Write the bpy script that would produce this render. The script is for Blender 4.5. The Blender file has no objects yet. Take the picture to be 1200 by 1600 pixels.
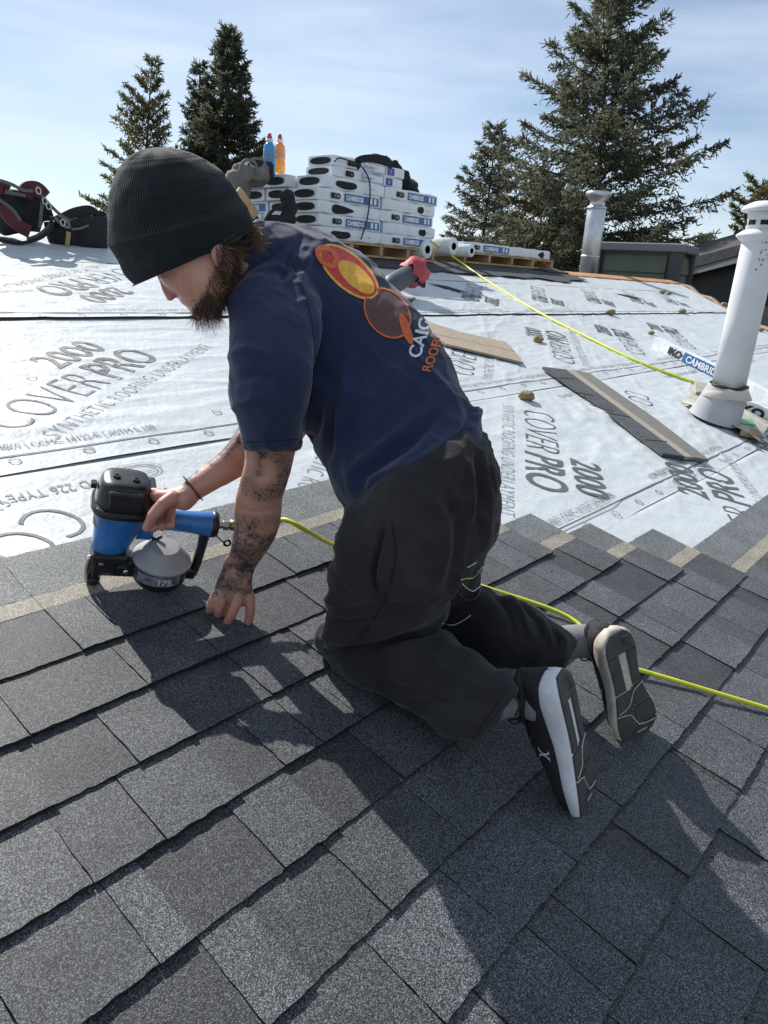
import bpy, bmesh, math, random
import numpy as np
from mathutils import Vector, Matrix, noise as mnoise
from mathutils.bvhtree import BVHTree

S = bpy.context.scene
COL = S.collection
# ------------------------------------------------------------------ camera, sky, sun, exposure
F = 1110.746                      # focal length in pixels of a 1200 x 1600 frame
TH = 0.230963                     # roof pitch, radians
# camera axes (right, down, forward) -> components of roof axes u (along courses), v (up the slope), n (normal)
PITCH, ROLL, YAW = (math.radians(a) for a in (18.48436713, 3.23153342, 49.87431632))
def _axes():
    cp, sp = math.cos(PITCH), math.sin(PITCH)
    up = np.array([0, -cp, -sp]); fh = np.array([0, -sp, cp]); rt = np.array([1., 0, 0])
    c, s = math.cos(ROLL), math.sin(ROLL)
    Rr = np.array([[c, -s, 0], [s, c, 0], [0, 0, 1]])
    up, fh, rt = Rr @ up, Rr @ fh, Rr @ rt
    X = math.cos(YAW) * rt + math.sin(YAW) * fh
    Yh = -math.sin(YAW) * rt + math.cos(YAW) * fh
    return X, Yh, up
AX, AY, AZ = _axes()              # world x, y, z expressed in camera coordinates
W2C = np.array([AX, AY, AZ]).T    # columns: world axes in camera coordinates
CT, ST = math.cos(TH), math.sin(TH)
def W(u, v, n=0.0):               # roof coordinates to world (arrays welcome)
    return np.stack(np.broadcast_arrays(np.asarray(u, float), np.asarray(v) * CT - np.asarray(n) * ST, np.asarray(v) * ST + np.asarray(n) * CT), -1)
CAMP = W(0, 0, 1.0)
def P(x, y, z):                   # point seen in direction (x, y) at depth z
    d = np.array([(x - 600) / F, (y - 800) / F, 1.0]) * z
    return CAMP + W2C.T @ d
def proj(p):
    c = (np.asarray(p) - CAMP) @ W2C.T
    return np.stack([600 + F * c[..., 0] / c[..., 2], 800 + F * c[..., 1] / c[..., 2]], -1), c[..., 2]
def R(x, y, n=0.0):               # roof coordinates (u, v) of the roof-parallel plane at height n
    d = W2C.T @ np.array([(x - 600) / F, (y - 800) / F, 1.0])
    N = np.array([0, -ST, CT]); t = -(1 - n) / (d @ N)
    q = CAMP + d * t
    return q[0], q[1] * CT + q[2] * ST
UV = Vector((0, -ST, CT))
cam = bpy.data.cameras.new('camera'); camo = bpy.data.objects.new('camera', cam); COL.objects.link(camo)
cam.sensor_fit = 'VERTICAL'; cam.sensor_height = 36; cam.lens = F / 1600 * 36; cam.clip_start = 0.05; cam.clip_end = 3000
M = Matrix.Identity(4)
rows = W2C.T                      # world from camera(x right, y down, z fwd)
for i in range(3):
    M[i][0] = rows[i][0]; M[i][1] = -rows[i][1]; M[i][2] = -rows[i][2]; M[i][3] = CAMP[i]
camo.matrix_world = M
S.camera = camo
S.render.resolution_x = 768; S.render.resolution_y = 1024
SUNW = W(0.125, 0.852, 0.497); SUNW = SUNW / np.linalg.norm(SUNW)
EL = math.asin(SUNW[2]); AZM = math.atan2(SUNW[0], SUNW[1])
world = bpy.data.worlds.new('World'); S.world = world; world.use_nodes = True
wn = world.node_tree; wn.nodes.clear()
def wnode(t, **k):
    n = wn.nodes.new(t)
    for a, b in k.items(): setattr(n, a, b)
    return n
sky = wnode('ShaderNodeTexSky', sky_type='NISHITA', sun_disc=False)
sky.sun_elevation = EL; sky.sun_rotation = AZM; sky.altitude = 600; sky.air_density = 1.0; sky.dust_density = 0.35; sky.ozone_density = 2.2
tc = wnode('ShaderNodeTexCoord'); mp = wnode('ShaderNodeMapping'); mp.inputs['Scale'].default_value = (1.1, 2.0, 12.0); mp.inputs['Rotation'].default_value = (0.0, 0.22, 0.3)
nz = wnode('ShaderNodeTexNoise'); nz.inputs['Scale'].default_value = 1.25; nz.inputs['Detail'].default_value = 7; nz.inputs['Roughness'].default_value = 0.5; nz.inputs['Distortion'].default_value = 0.35
rp = wnode('ShaderNodeValToRGB'); rp.color_ramp.elements[0].position = 0.22; rp.color_ramp.elements[1].position = 0.80
mx = wnode('ShaderNodeMix', data_type='RGBA'); mx.inputs['B'].default_value = (8.6, 9.4, 10.6, 1)
ml = wnode('ShaderNodeMath', operation='MULTIPLY'); ml.inputs[1].default_value = 0.8
bg = wnode('ShaderNodeBackground'); bg.inputs['Strength'].default_value = 0.088
wo = wnode('ShaderNodeOutputWorld'); L = wn.links.new
L(tc.outputs['Generated'], mp.inputs[0]); L(mp.outputs[0], nz.inputs['Vector']); L(nz.outputs[0], rp.inputs[0]); L(rp.outputs[0], ml.inputs[0])
L(ml.outputs[0], mx.inputs['Factor']); L(sky.outputs[0], mx.inputs['A']); L(mx.outputs['Result'], bg.inputs[0]); L(bg.outputs[0], wo.inputs[0])
sl = bpy.data.lights.new('sun', 'SUN'); sl.energy = 5.0; sl.angle = math.radians(0.53); sl.color = (1.0, 0.95, 0.87)
so = bpy.data.objects.new('sun', sl); COL.objects.link(so)
so.rotation_mode = 'QUATERNION'; so.rotation_quaternion = Vector(SUNW).to_track_quat('Z', 'Y')
S.view_settings.view_transform = 'Standard'; S.view_settings.look = 'None'; S.view_settings.gamma = 1; S.view_settings.use_curve_mapping = False
S.view_settings.exposure = 0.32
S.render.engine = 'CYCLES'
rng = np.random.default_rng(7); random.seed(7)

# ------------------------------------------------------------------ helpers
def mat(name, col, rough=0.7, metal=0.0, spec=0.5, noise=None, bump=None, sheen=0.0, trans=0.0, coat=0.0, emit=None):
    """noise: list of (scale, amount, detail) value variation; bump: list of (scale, strength, distance)"""
    m = bpy.data.materials.new(name); m.use_nodes = True; nt = m.node_tree; b = nt.nodes['Principled BSDF']
    b.inputs['Roughness'].default_value = rough; b.inputs['Metallic'].default_value = metal; b.inputs['Specular IOR Level'].default_value = spec
    if sheen: b.inputs['Sheen Weight'].default_value = sheen; b.inputs['Sheen Roughness'].default_value = 0.5
    if trans: b.inputs['Transmission Weight'].default_value = trans
    if coat: b.inputs['Coat Weight'].default_value = coat
    c = nt.nodes.new('ShaderNodeTexCoord')
    out = None
    rgb = nt.nodes.new('ShaderNodeRGB'); rgb.outputs[0].default_value = (*col, 1); out = rgb.outputs[0]
    for (sc, am, de) in (noise or []):
        n = nt.nodes.new('ShaderNodeTexNoise'); n.inputs['Scale'].default_value = sc; n.inputs['Detail'].default_value = de
        mr = nt.nodes.new('ShaderNodeMapRange'); mr.inputs['From Min'].default_value = 0.3; mr.inputs['From Max'].default_value = 0.7
        mr.inputs['To Min'].default_value = 1 - am; mr.inputs['To Max'].default_value = 1 + am
        v = nt.nodes.new('ShaderNodeVectorMath'); v.operation = 'SCALE'
        nt.links.new(c.outputs['Object'], n.inputs['Vector']); nt.links.new(n.outputs[0], mr.inputs[0])
        nt.links.new(out, v.inputs[0]); nt.links.new(mr.outputs[0], v.inputs['Scale']); out = v.outputs[0]
    nt.links.new(out, b.inputs['Base Color'])
    prev = None
    for (sc, st, di) in (bump or []):
        n = nt.nodes.new('ShaderNodeTexNoise'); n.inputs['Scale'].default_value = sc; n.inputs['Detail'].default_value = 3
        bp = nt.nodes.new('ShaderNodeBump'); bp.inputs['Strength'].default_value = st; bp.inputs['Distance'].default_value = di
        nt.links.new(c.outputs['Object'], n.inputs['Vector']); nt.links.new(n.outputs[0], bp.inputs['Height'])
        if prev: nt.links.new(prev, bp.inputs['Normal'])
        prev = bp.outputs[0]
    if prev: nt.links.new(prev, b.inputs['Normal'])
    return m

def granule(name, dark, light, rough=0.55, objvar=0.17):
    """mineral granules on asphalt: millimetre speckle in colour and relief, tone varies from tab to tab"""
    m = bpy.data.materials.new(name); m.use_nodes = True; nt = m.node_tree; b = nt.nodes['Principled BSDF']; N = nt.nodes.new; K = nt.links.new
    g = N('ShaderNodeNewGeometry'); oi = N('ShaderNodeObjectInfo')
    v = N('ShaderNodeTexVoronoi'); v.inputs['Scale'].default_value = 760
    K(g.outputs['Position'], v.inputs['Vector'])
    sx = N('ShaderNodeSeparateColor'); K(v.outputs['Color'], sx.inputs[0])
    cr = N('ShaderNodeValToRGB'); cr.color_ramp.elements[0].position = 0.08; cr.color_ramp.elements[0].color = (*dark, 1)
    cr.color_ramp.elements[1].position = 0.97; cr.color_ramp.elements[1].color = (*light, 1)
    e = cr.color_ramp.elements.new(0.66); e.color = (*[a * .70 + q * .30 for a, q in zip(dark, light)], 1)
    K(sx.outputs[0], cr.inputs[0])
    n2 = N('ShaderNodeTexNoise'); n2.inputs['Scale'].default_value = 9; n2.inputs['Detail'].default_value = 5; K(g.outputs['Position'], n2.inputs['Vector'])
    mr = N('ShaderNodeMapRange'); mr.inputs['From Min'].default_value = .3; mr.inputs['From Max'].default_value = .7; mr.inputs['To Min'].default_value = .82; mr.inputs['To Max'].default_value = 1.18
    K(n2.outputs[0], mr.inputs[0])
    mo = N('ShaderNodeMapRange'); mo.inputs['To Min'].default_value = 1 - objvar; mo.inputs['To Max'].default_value = 1 + objvar
    K(oi.outputs['Random'], mo.inputs[0])
    mm = N('ShaderNodeMath'); mm.operation = 'MULTIPLY'; K(mr.outputs[0], mm.inputs[0]); K(mo.outputs[0], mm.inputs[1])
    vm = N('ShaderNodeVectorMath'); vm.operation = 'SCALE'; K(cr.outputs[0], vm.inputs[0]); K(mm.outputs[0], vm.inputs['Scale'])
    K(vm.outputs[0], b.inputs['Base Color'])
    n3 = N('ShaderNodeTexNoise'); n3.inputs['Scale'].default_value = 520; n3.inputs['Detail'].default_value = 2; K(g.outputs['Position'], n3.inputs['Vector'])
    ad = N('ShaderNodeMath'); ad.operation = 'ADD'; K(sx.outputs[1], ad.inputs[0]); K(n3.outputs[0], ad.inputs[1])
    bp = N('ShaderNodeBump'); bp.inputs['Strength'].default_value = 0.6; bp.inputs['Distance'].default_value = 0.0012; K(ad.outputs[0], bp.inputs['Height'])
    K(bp.outputs[0], b.inputs['Normal'])
    b.inputs['Roughness'].default_value = rough; b.inputs['Specular IOR Level'].default_value = 0.35
    return m

def mesh_np(name, verts, faces, smooth=False):
    me = bpy.data.meshes.new(name)
    if isinstance(faces, np.ndarray): faces = faces.tolist()
    me.from_pydata(np.asarray(verts, float).tolist(), [], faces); me.update()
    if smooth: me.polygons.foreach_set('use_smooth', [True] * len(me.polygons))
    return me
def link(name, me, m=None, parent=None, **props):
    o = bpy.data.objects.new(name, me); COL.objects.link(o)
    if m is not None and me is not None:
        me.materials.clear()
        for q in (m if isinstance(m, (list, tuple)) else [m]): me.materials.append(q)
    if parent is not None: o.parent = parent
    for k, v in props.items(): o[k] = v
    return o
def empty(name, loc, label, cat, group=None):
    """an Empty whose axes stay aligned with the world; children carry world coordinates, shifted back by its place"""
    o = bpy.data.objects.new(name, None); COL.objects.link(o); o.location = loc; o.empty_display_size = 0.05
    o['label'] = label; o['category'] = cat
    if group: o['group'] = group
    return o
def put(name, verts, faces, m, parent, smooth=False, **props):
    """mesh given in world coordinates, linked below a parent whose matrix is a pure translation (or None)"""
    off = np.array(parent_off(parent))
    me = mesh_np(name, np.asarray(verts, float) - off, faces, smooth)
    return link(name, me, m, parent, **props)
def parent_off(p):
    t = np.zeros(3)
    while p is not None: t += np.array(p.location); p = p.parent
    return t
class MB:
    """collects closed shapes, in world coordinates"""
    def __init__(s): s.v = []; s.f = []; s.mi = []; s.cur = 0
    def add(s, v, f):
        o = len(s.v); s.v += [tuple(map(float, q)) for q in v]; s.f += [tuple(int(i) + o for i in q) for q in f]; s.mi += [s.cur] * len(f); return s
    def grid(s, pts, closed=False):
        """pts: (a, b, 3); closed along b"""
        a, b = len(pts), len(pts[0]); f = []
        for i in range(a - 1):
            for j in range(b if closed else b - 1):
                k = (j + 1) % b; f.append((i * b + j, i * b + k, (i + 1) * b + k, (i + 1) * b + j))
        return s.add(np.asarray(pts).reshape(-1, 3), f)
    def build(s, name, m, parent=None, smooth=False, **p):
        o = put(name, s.v, s.f, m, parent, smooth, **p)
        if isinstance(m, (list, tuple)): o.data.polygons.foreach_set('material_index', s.mi)
        return o
def nrm(a): a = np.asarray(a, float); return a / (np.linalg.norm(a, axis=-1, keepdims=True) + 1e-12)
def frame(ax):
    ax = nrm(ax); t = np.array([0, 0, 1.]) if abs(ax[2]) < .9 else np.array([1., 0, 0])
    a = nrm(np.cross(t, ax)); return a, np.cross(ax, a)
def tube(mb, pts, rad, n=10, cap=True):
    """swept tube with rounded ends, parallel frames"""
    pts = [np.asarray(p, float) for p in pts]; rad = list(np.broadcast_to(np.asarray(rad, float), (len(pts),)))
    rings = []; a = None
    for i, p in enumerate(pts):
        t = nrm(pts[min(i + 1, len(pts) - 1)] - pts[max(i - 1, 0)])
        if a is None: a, b = frame(t)
        else: a = nrm(a - t * (a @ t)); b = np.cross(t, a)
        th = np.arange(n) * 2 * np.pi / n
        ring = lambda r, c: c + r * (np.cos(th)[:, None] * a + np.sin(th)[:, None] * b)
        if i == 0 and cap:
            for q in (0.02, .55, .85): rings.append(ring(rad[i] * q, p - t * rad[i] * (1 - q) ** .5 * .8 * (1 if cap == 'r' else .25)))
        rings.append(ring(rad[i], p))
        if i == len(pts) - 1 and cap:
            for q in (.85, .55, .02): rings.append(ring(rad[i] * q, p + t * rad[i] * (1 - q) ** .5 * .8 * (1 if cap == 'r' else .25)))
    mb.grid(rings, True)
    nn = len(rings); o = len(mb.v) - nn * n
    mb.f += [tuple(o + j for j in range(n))[::-1], tuple(o + (nn - 1) * n + j for j in range(n))]; mb.mi += [mb.cur] * 2
    return mb
def lathe(mb, c, ax, prof, n=24, a=None):
    """prof: list of (radius, height along ax)"""
    ax = nrm(ax)
    if a is None: a, b = frame(ax)
    else: a = nrm(a - ax * (a @ ax)); b = np.cross(ax, a)
    th = np.arange(n) * 2 * np.pi / n
    rings = [np.asarray(c) + ax * h + r * (np.cos(th)[:, None] * a + np.sin(th)[:, None] * b) for r, h in prof]
    mb.grid(rings, True); nn = len(rings); o = len(mb.v) - nn * n
    mb.f += [tuple(o + j for j in range(n))[::-1], tuple(o + (nn - 1) * n + j for j in range(n))]; mb.mi += [mb.cur] * 2
    return mb
def box(mb, c, a, b, d, bev=0.0):
    """box from a centre and three half-axis vectors, optionally chamfered"""
    c, a, b, d = (np.asarray(q, float) for q in (c, a, b, d))
    if bev <= 0:
        v = [c + i * a + j * b + k * d for i in (-1, 1) for j in (-1, 1) for k in (-1, 1)]
        mb.add(v, [(0, 1, 3, 2), (4, 6, 7, 5), (0, 4, 5, 1), (2, 3, 7, 6), (0, 2, 6, 4), (1, 5, 7, 3)]); return mb
    la, lb, ld = (np.linalg.norm(q) for q in (a, b, d)); ka, kb, kd = (max(0, 1 - bev / l) for l in (la, lb, ld))
    v = []; idx = {}
    for i in (-1, 1):
        for j in (-1, 1):
            for k in (-1, 1):
                for w, (p, q, r) in enumerate(((1, kb, kd), (ka, 1, kd), (ka, kb, 1))):
                    idx[i, j, k, w] = len(v); v.append(c + i * p * a + j * q * b + k * r * d)
    f = []
    def fix(fc):
        p = [v[q] for q in fc]; n = np.cross(p[1] - p[0], p[2] - p[0]); m = sum(p) / len(p) - c
        f.append(tuple(fc) if n @ m > 0 else tuple(fc[::-1]))
    for s in (-1, 1):
        fix([idx[s, -1, -1, 0], idx[s, 1, -1, 0], idx[s, 1, 1, 0], idx[s, -1, 1, 0]])
        fix([idx[-1, s, -1, 1], idx[1, s, -1, 1], idx[1, s, 1, 1], idx[-1, s, 1, 1]])
        fix([idx[-1, -1, s, 2], idx[1, -1, s, 2], idx[1, 1, s, 2], idx[-1, 1, s, 2]])
        for t in (-1, 1):
            fix([idx[s, t, -1, 0], idx[s, t, 1, 0], idx[s, t, 1, 1], idx[s, t, -1, 1]])
            fix([idx[s, -1, t, 0], idx[s, 1, t, 0], idx[s, 1, t, 2], idx[s, -1, t, 2]])
            fix([idx[-1, s, t, 1], idx[1, s, t, 1], idx[1, s, t, 2], idx[-1, s, t, 2]])
            for r in (-1, 1): fix([idx[s, t, r, 0], idx[s, t, r, 1], idx[s, t, r, 2]])
    mb.add(v, f); return mb
def catmull(rows, sub):
    rows = np.asarray(rows, float)
    if sub <= 1: return rows
    p = np.vstack([2 * rows[0] - rows[1], rows, 2 * rows[-1] - rows[-2]]); out = []
    for i in range(1, len(p) - 2):
        for k in range(sub):
            t = k / sub
            out.append(.5 * (2 * p[i] + (p[i + 1] - p[i - 1]) * t + (2 * p[i - 1] - 5 * p[i] + 4 * p[i + 1] - p[i + 2]) * t * t + (3 * p[i] - p[i - 1] - 3 * p[i + 1] + p[i + 2]) * t ** 3))
    out.append(rows[-1]); return np.array(out)
def loft(mb, rows, n=32, sub=4, e=1.0, cap=(1, 1), ret=False):
    """rows (ax, ay, bx, by, z, t): limb cross-sections whose two outline edges lie in directions a and b at depth z, half thickness t in metres"""
    rows = catmull(rows, sub); rings = []
    th = np.arange(n) * 2 * np.pi / n
    cs, sn = np.cos(th), np.sin(th)
    cs = np.sign(cs) * abs(cs) ** e; sn = np.sign(sn) * abs(sn) ** e
    for r in rows:
        A = P(r[0], r[1], r[4]); B = P(r[2], r[3], r[4]); C = (A + B) / 2
        d = nrm(C - CAMP) * r[5]
        rings.append(C + cs[:, None] * (A - B) / 2 + sn[:, None] * d)
    def capr(r0, r1, s):
        c0 = r0.mean(0); t = nrm(c0 - r1.mean(0)); rad = np.abs(r0 - c0).max()
        return [c0 + (r0 - c0) * q + t * rad * s * h for q, h in ((.92, .3), (.72, .6), (.4, .85), (.01, .95))]
    if ret: return np.array(rings), rows
    a = capr(rings[0], rings[1], cap[0]); b = capr(rings[-1], rings[-2], cap[1])
    rings = a[::-1] + rings + b
    mb.grid(rings, True)
    return mb
def voxel(mb, size, smooth=6, fac=.6):
    """fuse overlapping closed shapes into one skin"""
    me = mesh_np('tmp', mb.v, mb.f); o = bpy.data.objects.new('tmp', me); COL.objects.link(o)
    r = o.modifiers.new('r', 'REMESH'); r.mode = 'VOXEL'; r.voxel_size = size; r.adaptivity = 0
    s = o.modifiers.new('s', 'SMOOTH'); s.factor = fac; s.iterations = smooth
    dg = bpy.context.evaluated_depsgraph_get(); dg.update()
    m2 = bpy.data.meshes.new_from_object(o.evaluated_get(dg)); bpy.data.objects.remove(o); bpy.data.meshes.remove(me)
    co = np.empty(len(m2.vertices) * 3); m2.vertices.foreach_get('co', co); no = np.empty(len(m2.vertices) * 3); m2.vertices.foreach_get('normal', no)
    return m2, co.reshape(-1, 3), no.reshape(-1, 3)
def setco(me, co, off=(0, 0, 0)):
    me.vertices.foreach_set('co', (co - np.asarray(off)).ravel()); me.update(); me.polygons.foreach_set('use_smooth', [True] * len(me.polygons))
# lattice noise for geometry
_perm = np.random.default_rng(3).permutation(256)
_val = np.random.default_rng(4).uniform(-1, 1, 256)
def vnoise(x, y, z=0.0):
    x, y, z = np.broadcast_arrays(np.asarray(x, float), np.asarray(y, float), np.asarray(z, float))
    xi, yi, zi = (np.floor(q).astype(int) for q in (x, y, z)); xf, yf, zf = x - xi, y - yi, z - zi
    sm = lambda t: t * t * t * (t * (t * 6 - 15) + 10)
    u, v, w = sm(xf), sm(yf), sm(zf)
    h = lambda a, b, c: _val[_perm[(_perm[(_perm[a & 255] + b) & 255] + c) & 255]]
    l = lambda a, b, t: a + (b - a) * t
    return l(l(l(h(xi, yi, zi), h(xi + 1, yi, zi), u), l(h(xi, yi + 1, zi), h(xi + 1, yi + 1, zi), u), v),
             l(l(h(xi, yi, zi + 1), h(xi + 1, yi, zi + 1), u), l(h(xi, yi + 1, zi + 1), h(xi + 1, yi + 1, zi + 1), u), v), w)
def fbm(x, y, z=0.0, o=4):
    s = 0; a = 1
    for i in range(o): s = s + a * vnoise(x * 2 ** i + 17 * i, y * 2 ** i + 5 * i, np.asarray(z) * 2 ** i); a *= .5
    return s
_tc = {}
def text2d(body, size=1.0, xs=1.0, bold=0.0, cut=None, space=1.0):
    """flat lettering as a mesh in the xy plane: (verts, faces), cut into pieces no larger than `cut`"""
    k = (body, size, xs, bold, cut, space)
    if k in _tc: return _tc[k]
    c = bpy.data.curves.new('t', 'FONT'); c.body = body; c.size = size; c.offset = bold; c.resolution_u = 5; c.space_character = space
    o = bpy.data.objects.new('t', c); COL.objects.link(o)
    dg = bpy.context.evaluated_depsgraph_get(); dg.update(); me = bpy.data.meshes.new_from_object(o.evaluated_get(dg))
    bpy.data.objects.remove(o); bpy.data.curves.remove(c)
    bm = bmesh.new(); bm.from_mesh(me); bpy.data.meshes.remove(me)
    bmesh.ops.scale(bm, vec=(xs, 1, 1), verts=bm.verts)
    if cut:
        xx = [v.co.x for v in bm.verts]; yy = [v.co.y for v in bm.verts]
        for ax, lo, hi in ((0, min(xx), max(xx)), (1, min(yy), max(yy))):
            q = lo + cut
            while q < hi:
                co = [0, 0, 0]; no = [0, 0, 0]; co[ax] = q; no[ax] = 1
                bmesh.ops.bisect_plane(bm, geom=bm.verts[:] + bm.edges[:] + bm.faces[:], plane_co=co, plane_no=no); q += cut
    bm.verts.index_update()
    r = (np.array([v.co[:] for v in bm.verts]), [tuple(v.index for v in f.verts) for f in bm.faces]); bm.free()
    _tc[k] = r; return r
# ------------------------------------------------------------------ materials
M_SHEET = mat('underlayment', (0.50, 0.54, 0.56), rough=0.42, spec=0.5, noise=[(3, .05, 4), (60, .05, 2)], bump=[(55, .4, .004), (420, .3, .0012), (14, .45, .012)])
M_INK = mat('ink', (0.085, 0.09, 0.10), rough=0.6, noise=[(160, .35, 4)])
M_INK2 = mat('ink_thin', (0.20, 0.21, 0.225), rough=0.6, noise=[(90, .3, 2)])
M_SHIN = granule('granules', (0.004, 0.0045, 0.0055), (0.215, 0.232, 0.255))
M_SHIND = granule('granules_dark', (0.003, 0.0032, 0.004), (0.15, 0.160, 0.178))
M_HEAD = granule('granules_headlap', (0.02, 0.023, 0.025), (0.36, 0.385, 0.39), objvar=.08)
M_STRIP = granule('nail_strip', (0.12, 0.11, 0.085), (0.56, 0.52, 0.42), objvar=.05)
M_BLACK = mat('asphalt_edge', (0.008, 0.008, 0.009), rough=.8)
M_WOOD = mat('pine_wood', (0.42, 0.27, 0.14), rough=.75, noise=[(6, .25, 5), (60, .15, 3)])
M_PLY = mat('plywood', (0.42, 0.21, 0.09), rough=.8, noise=[(5, .3, 5)])
M_WHITE = mat('white_plastic_wrap', (0.70, 0.73, 0.76), rough=.35, noise=[(8, .06, 4)], bump=[(25, .3, .01)])
M_BLUEP = mat('blue_print', (0.03, 0.13, 0.34), rough=.4)
M_PURP = mat('purple_print', (0.09, 0.05, 0.32), rough=.4)
M_BLK = mat('black_plastic', (0.012, 0.012, 0.014), rough=.38, noise=[(30, .3, 3)], bump=[(300, .15, .001)])
M_BLKF = mat('black_fabric', (0.014, 0.015, 0.018), rough=.9, bump=[(90, .5, .004), (500, .4, .001)], noise=[(12, .25, 4)])
M_GREYF = mat('grey_fabric', (0.16, 0.155, 0.145), rough=.9, bump=[(60, .5, .006)], noise=[(9, .2, 4)])
M_REDF = mat('dark_red_fabric', (0.085, 0.018, 0.024), rough=.85, bump=[(60, .5, .005)], noise=[(9, .25, 4)])
M_STEEL = mat('galvanised_steel', (0.55, 0.56, 0.57), rough=.38, metal=.85, noise=[(7, .12, 4)], bump=[(6, .15, .01)])
M_YEL = mat('yellow_hose', (0.62, 0.66, 0.035), rough=.42, noise=[(40, .1, 2)])
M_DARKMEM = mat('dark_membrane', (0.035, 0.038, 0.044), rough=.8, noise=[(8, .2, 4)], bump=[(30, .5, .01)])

# ------------------------------------------------------------------ roof
RIDGE = 4.82
def ue(v): return 13.75 - (RIDGE - v) * 1.33
mb = MB()
vs = [RIDGE, 3.4, 2.3, 1.0, -0.5, -2.2]
top = [W(ue(v), v, -.004) for v in vs] + [W(-3.5, -2.2, -.004), W(-3.5, RIDGE, -.004)]
bot = [q - np.array([0, 0, .16]) for q in top]
n_ = len(top); mb.add(top + bot, [tuple(range(n_))[::-1], tuple(range(n_, 2 * n_))] + [(i, (i + 1) % n_, n_ + (i + 1) % n_, n_ + i) for i in range(n_)])
ROOF = mb.build('roof', mat('roof_deck', (.27, .19, .12), rough=.85, noise=[(5, .3, 5)]), kind='structure')
# far slope behind the ridge, and the house walls below the eaves
rw = W(0, RIDGE, 0)
mb = MB()
a = [np.array([-3.5, rw[1], rw[2] - .006]), np.array([ue(RIDGE), rw[1], rw[2] - .006]), np.array([ue(RIDGE), rw[1] + 6, rw[2] - 1.45]), np.array([-3.5, rw[1] + 6, rw[2] - 1.45])]
mb.add(a + [q - np.array([0, 0, .15]) for q in a], [(0, 1, 2, 3), (7, 6, 5, 4), (0, 4, 5, 1), (1, 5, 6, 2), (2, 6, 7, 3), (3, 7, 4, 0)])
mb.build('far_roof_slope', M_DARKMEM, kind='structure')
mb = MB(); ev = W(0, -1.7, -.2)
box(mb, (1.4, (ev[1] + rw[1] + 5.5) / 2, ev[2] - 1.7), (4.4, 0, 0), (0, (rw[1] + 5.5 - ev[1]) / 2, 0), (0, 0, 1.6))
mb.build('house_wall', mat('beige_siding', (.32, .30, .26), noise=[(4, .1, 3)]), kind='structure')

# underlayment: five overlapping rolls, wrinkled
def gauss(x, s): return np.exp(-(x / s) ** 2)
def H(u, v):
    """wrinkle height of the underlayment, metres"""
    u = np.asarray(u, float); v = np.asarray(v, float)
    w1 = fbm(u * .9, v * 5.0, 1.3, 4)                       # long sideways ripples
    w2 = 1 - np.abs(fbm(u * 1.6 + v * .8, v * 7 - u * .5, 4.7, 3)); w2 = np.clip(w2, 0, 1) ** 3
    w3 = 1 - np.abs(fbm((u + v) * 1.1, (v * 1.0 - u * .65) * 5.5, 9.1, 3)); w3 = np.clip(w3, 0, 1) ** 4
    right = np.clip((u - 2.1) / 1.2, 0, 1)
    fan = np.exp(-((u - 3.6) / .9) ** 2 - ((v - 1.25) / .4) ** 2)
    ang = np.arctan2(v - 2.1, u - 3.9)
    w4 = fan * (np.sin(ang * 46 + 2 * w1) * .5 + .5) * np.clip(1.6 * np.hypot(u - 3.9, v - 2.1), 0, 1)
    h = .0026 * (w1 + 1) + .0042 * w2 * (1 - .3 * right) + .0062 * w3 * right + .0062 * w4 + .0020 * (fbm(u * 4.5, v * 22, 2.2, 3) + .9)
    lo = np.clip((v - (1.52 - 0.55 * np.clip((u - 1.2) / 1.0, 0, 1) - .5 * np.clip((u - 2.2) / .5, 0, 1))) / .25, 0.25, 1)
    return .001 + 1.0 * h * lo
EDGES = [-0.6, 0.715, 1.755, 3.05, 4.10, RIDGE + .03]
def base(v, k): return .0015 + .0022 * np.clip(1 - (v - EDGES[k]) / 1.1, 0, 1) if k else .0015
def zone(u, v):
    for k in range(4, -1, -1):
        if v >= EDGES[k] + eo(u, k): return k
    return 0
def eo(u, k): return .012 * fbm(np.asarray(u) * .7, k * 3.1, .5, 3) + (.012 if k == 2 else 0) * np.clip(u / 6, 0, 1)
def HT(u, v):
    u = np.asarray(u, float); v = np.asarray(v, float); r = H(u, v)
    b = np.full(np.broadcast(u, v).shape, .0015)
    for k in range(1, 5):
        e = EDGES[k] + eo(u, k); on = v >= e; b = np.where(on, base(v, k), b)
        lift = .0008 + (.004 * np.clip(fbm(u * 1.7, k * 2.2, 3.3, 3), 0, 1) + (.008 if k == 3 else 0)) * (np.clip((u - 2.5) / .5, 0, 1) if k == 1 else 1)
        x_ = v - e; b = np.where(on, b + lift * np.exp(-np.clip(x_, 0, 9) / .035), b)
        if k != 3: r = np.where(on & (x_ < .3), r * (1 - .65 * np.exp(-(x_ / .05) ** 2)), r)
    return r + b
SHEETS = []
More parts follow.
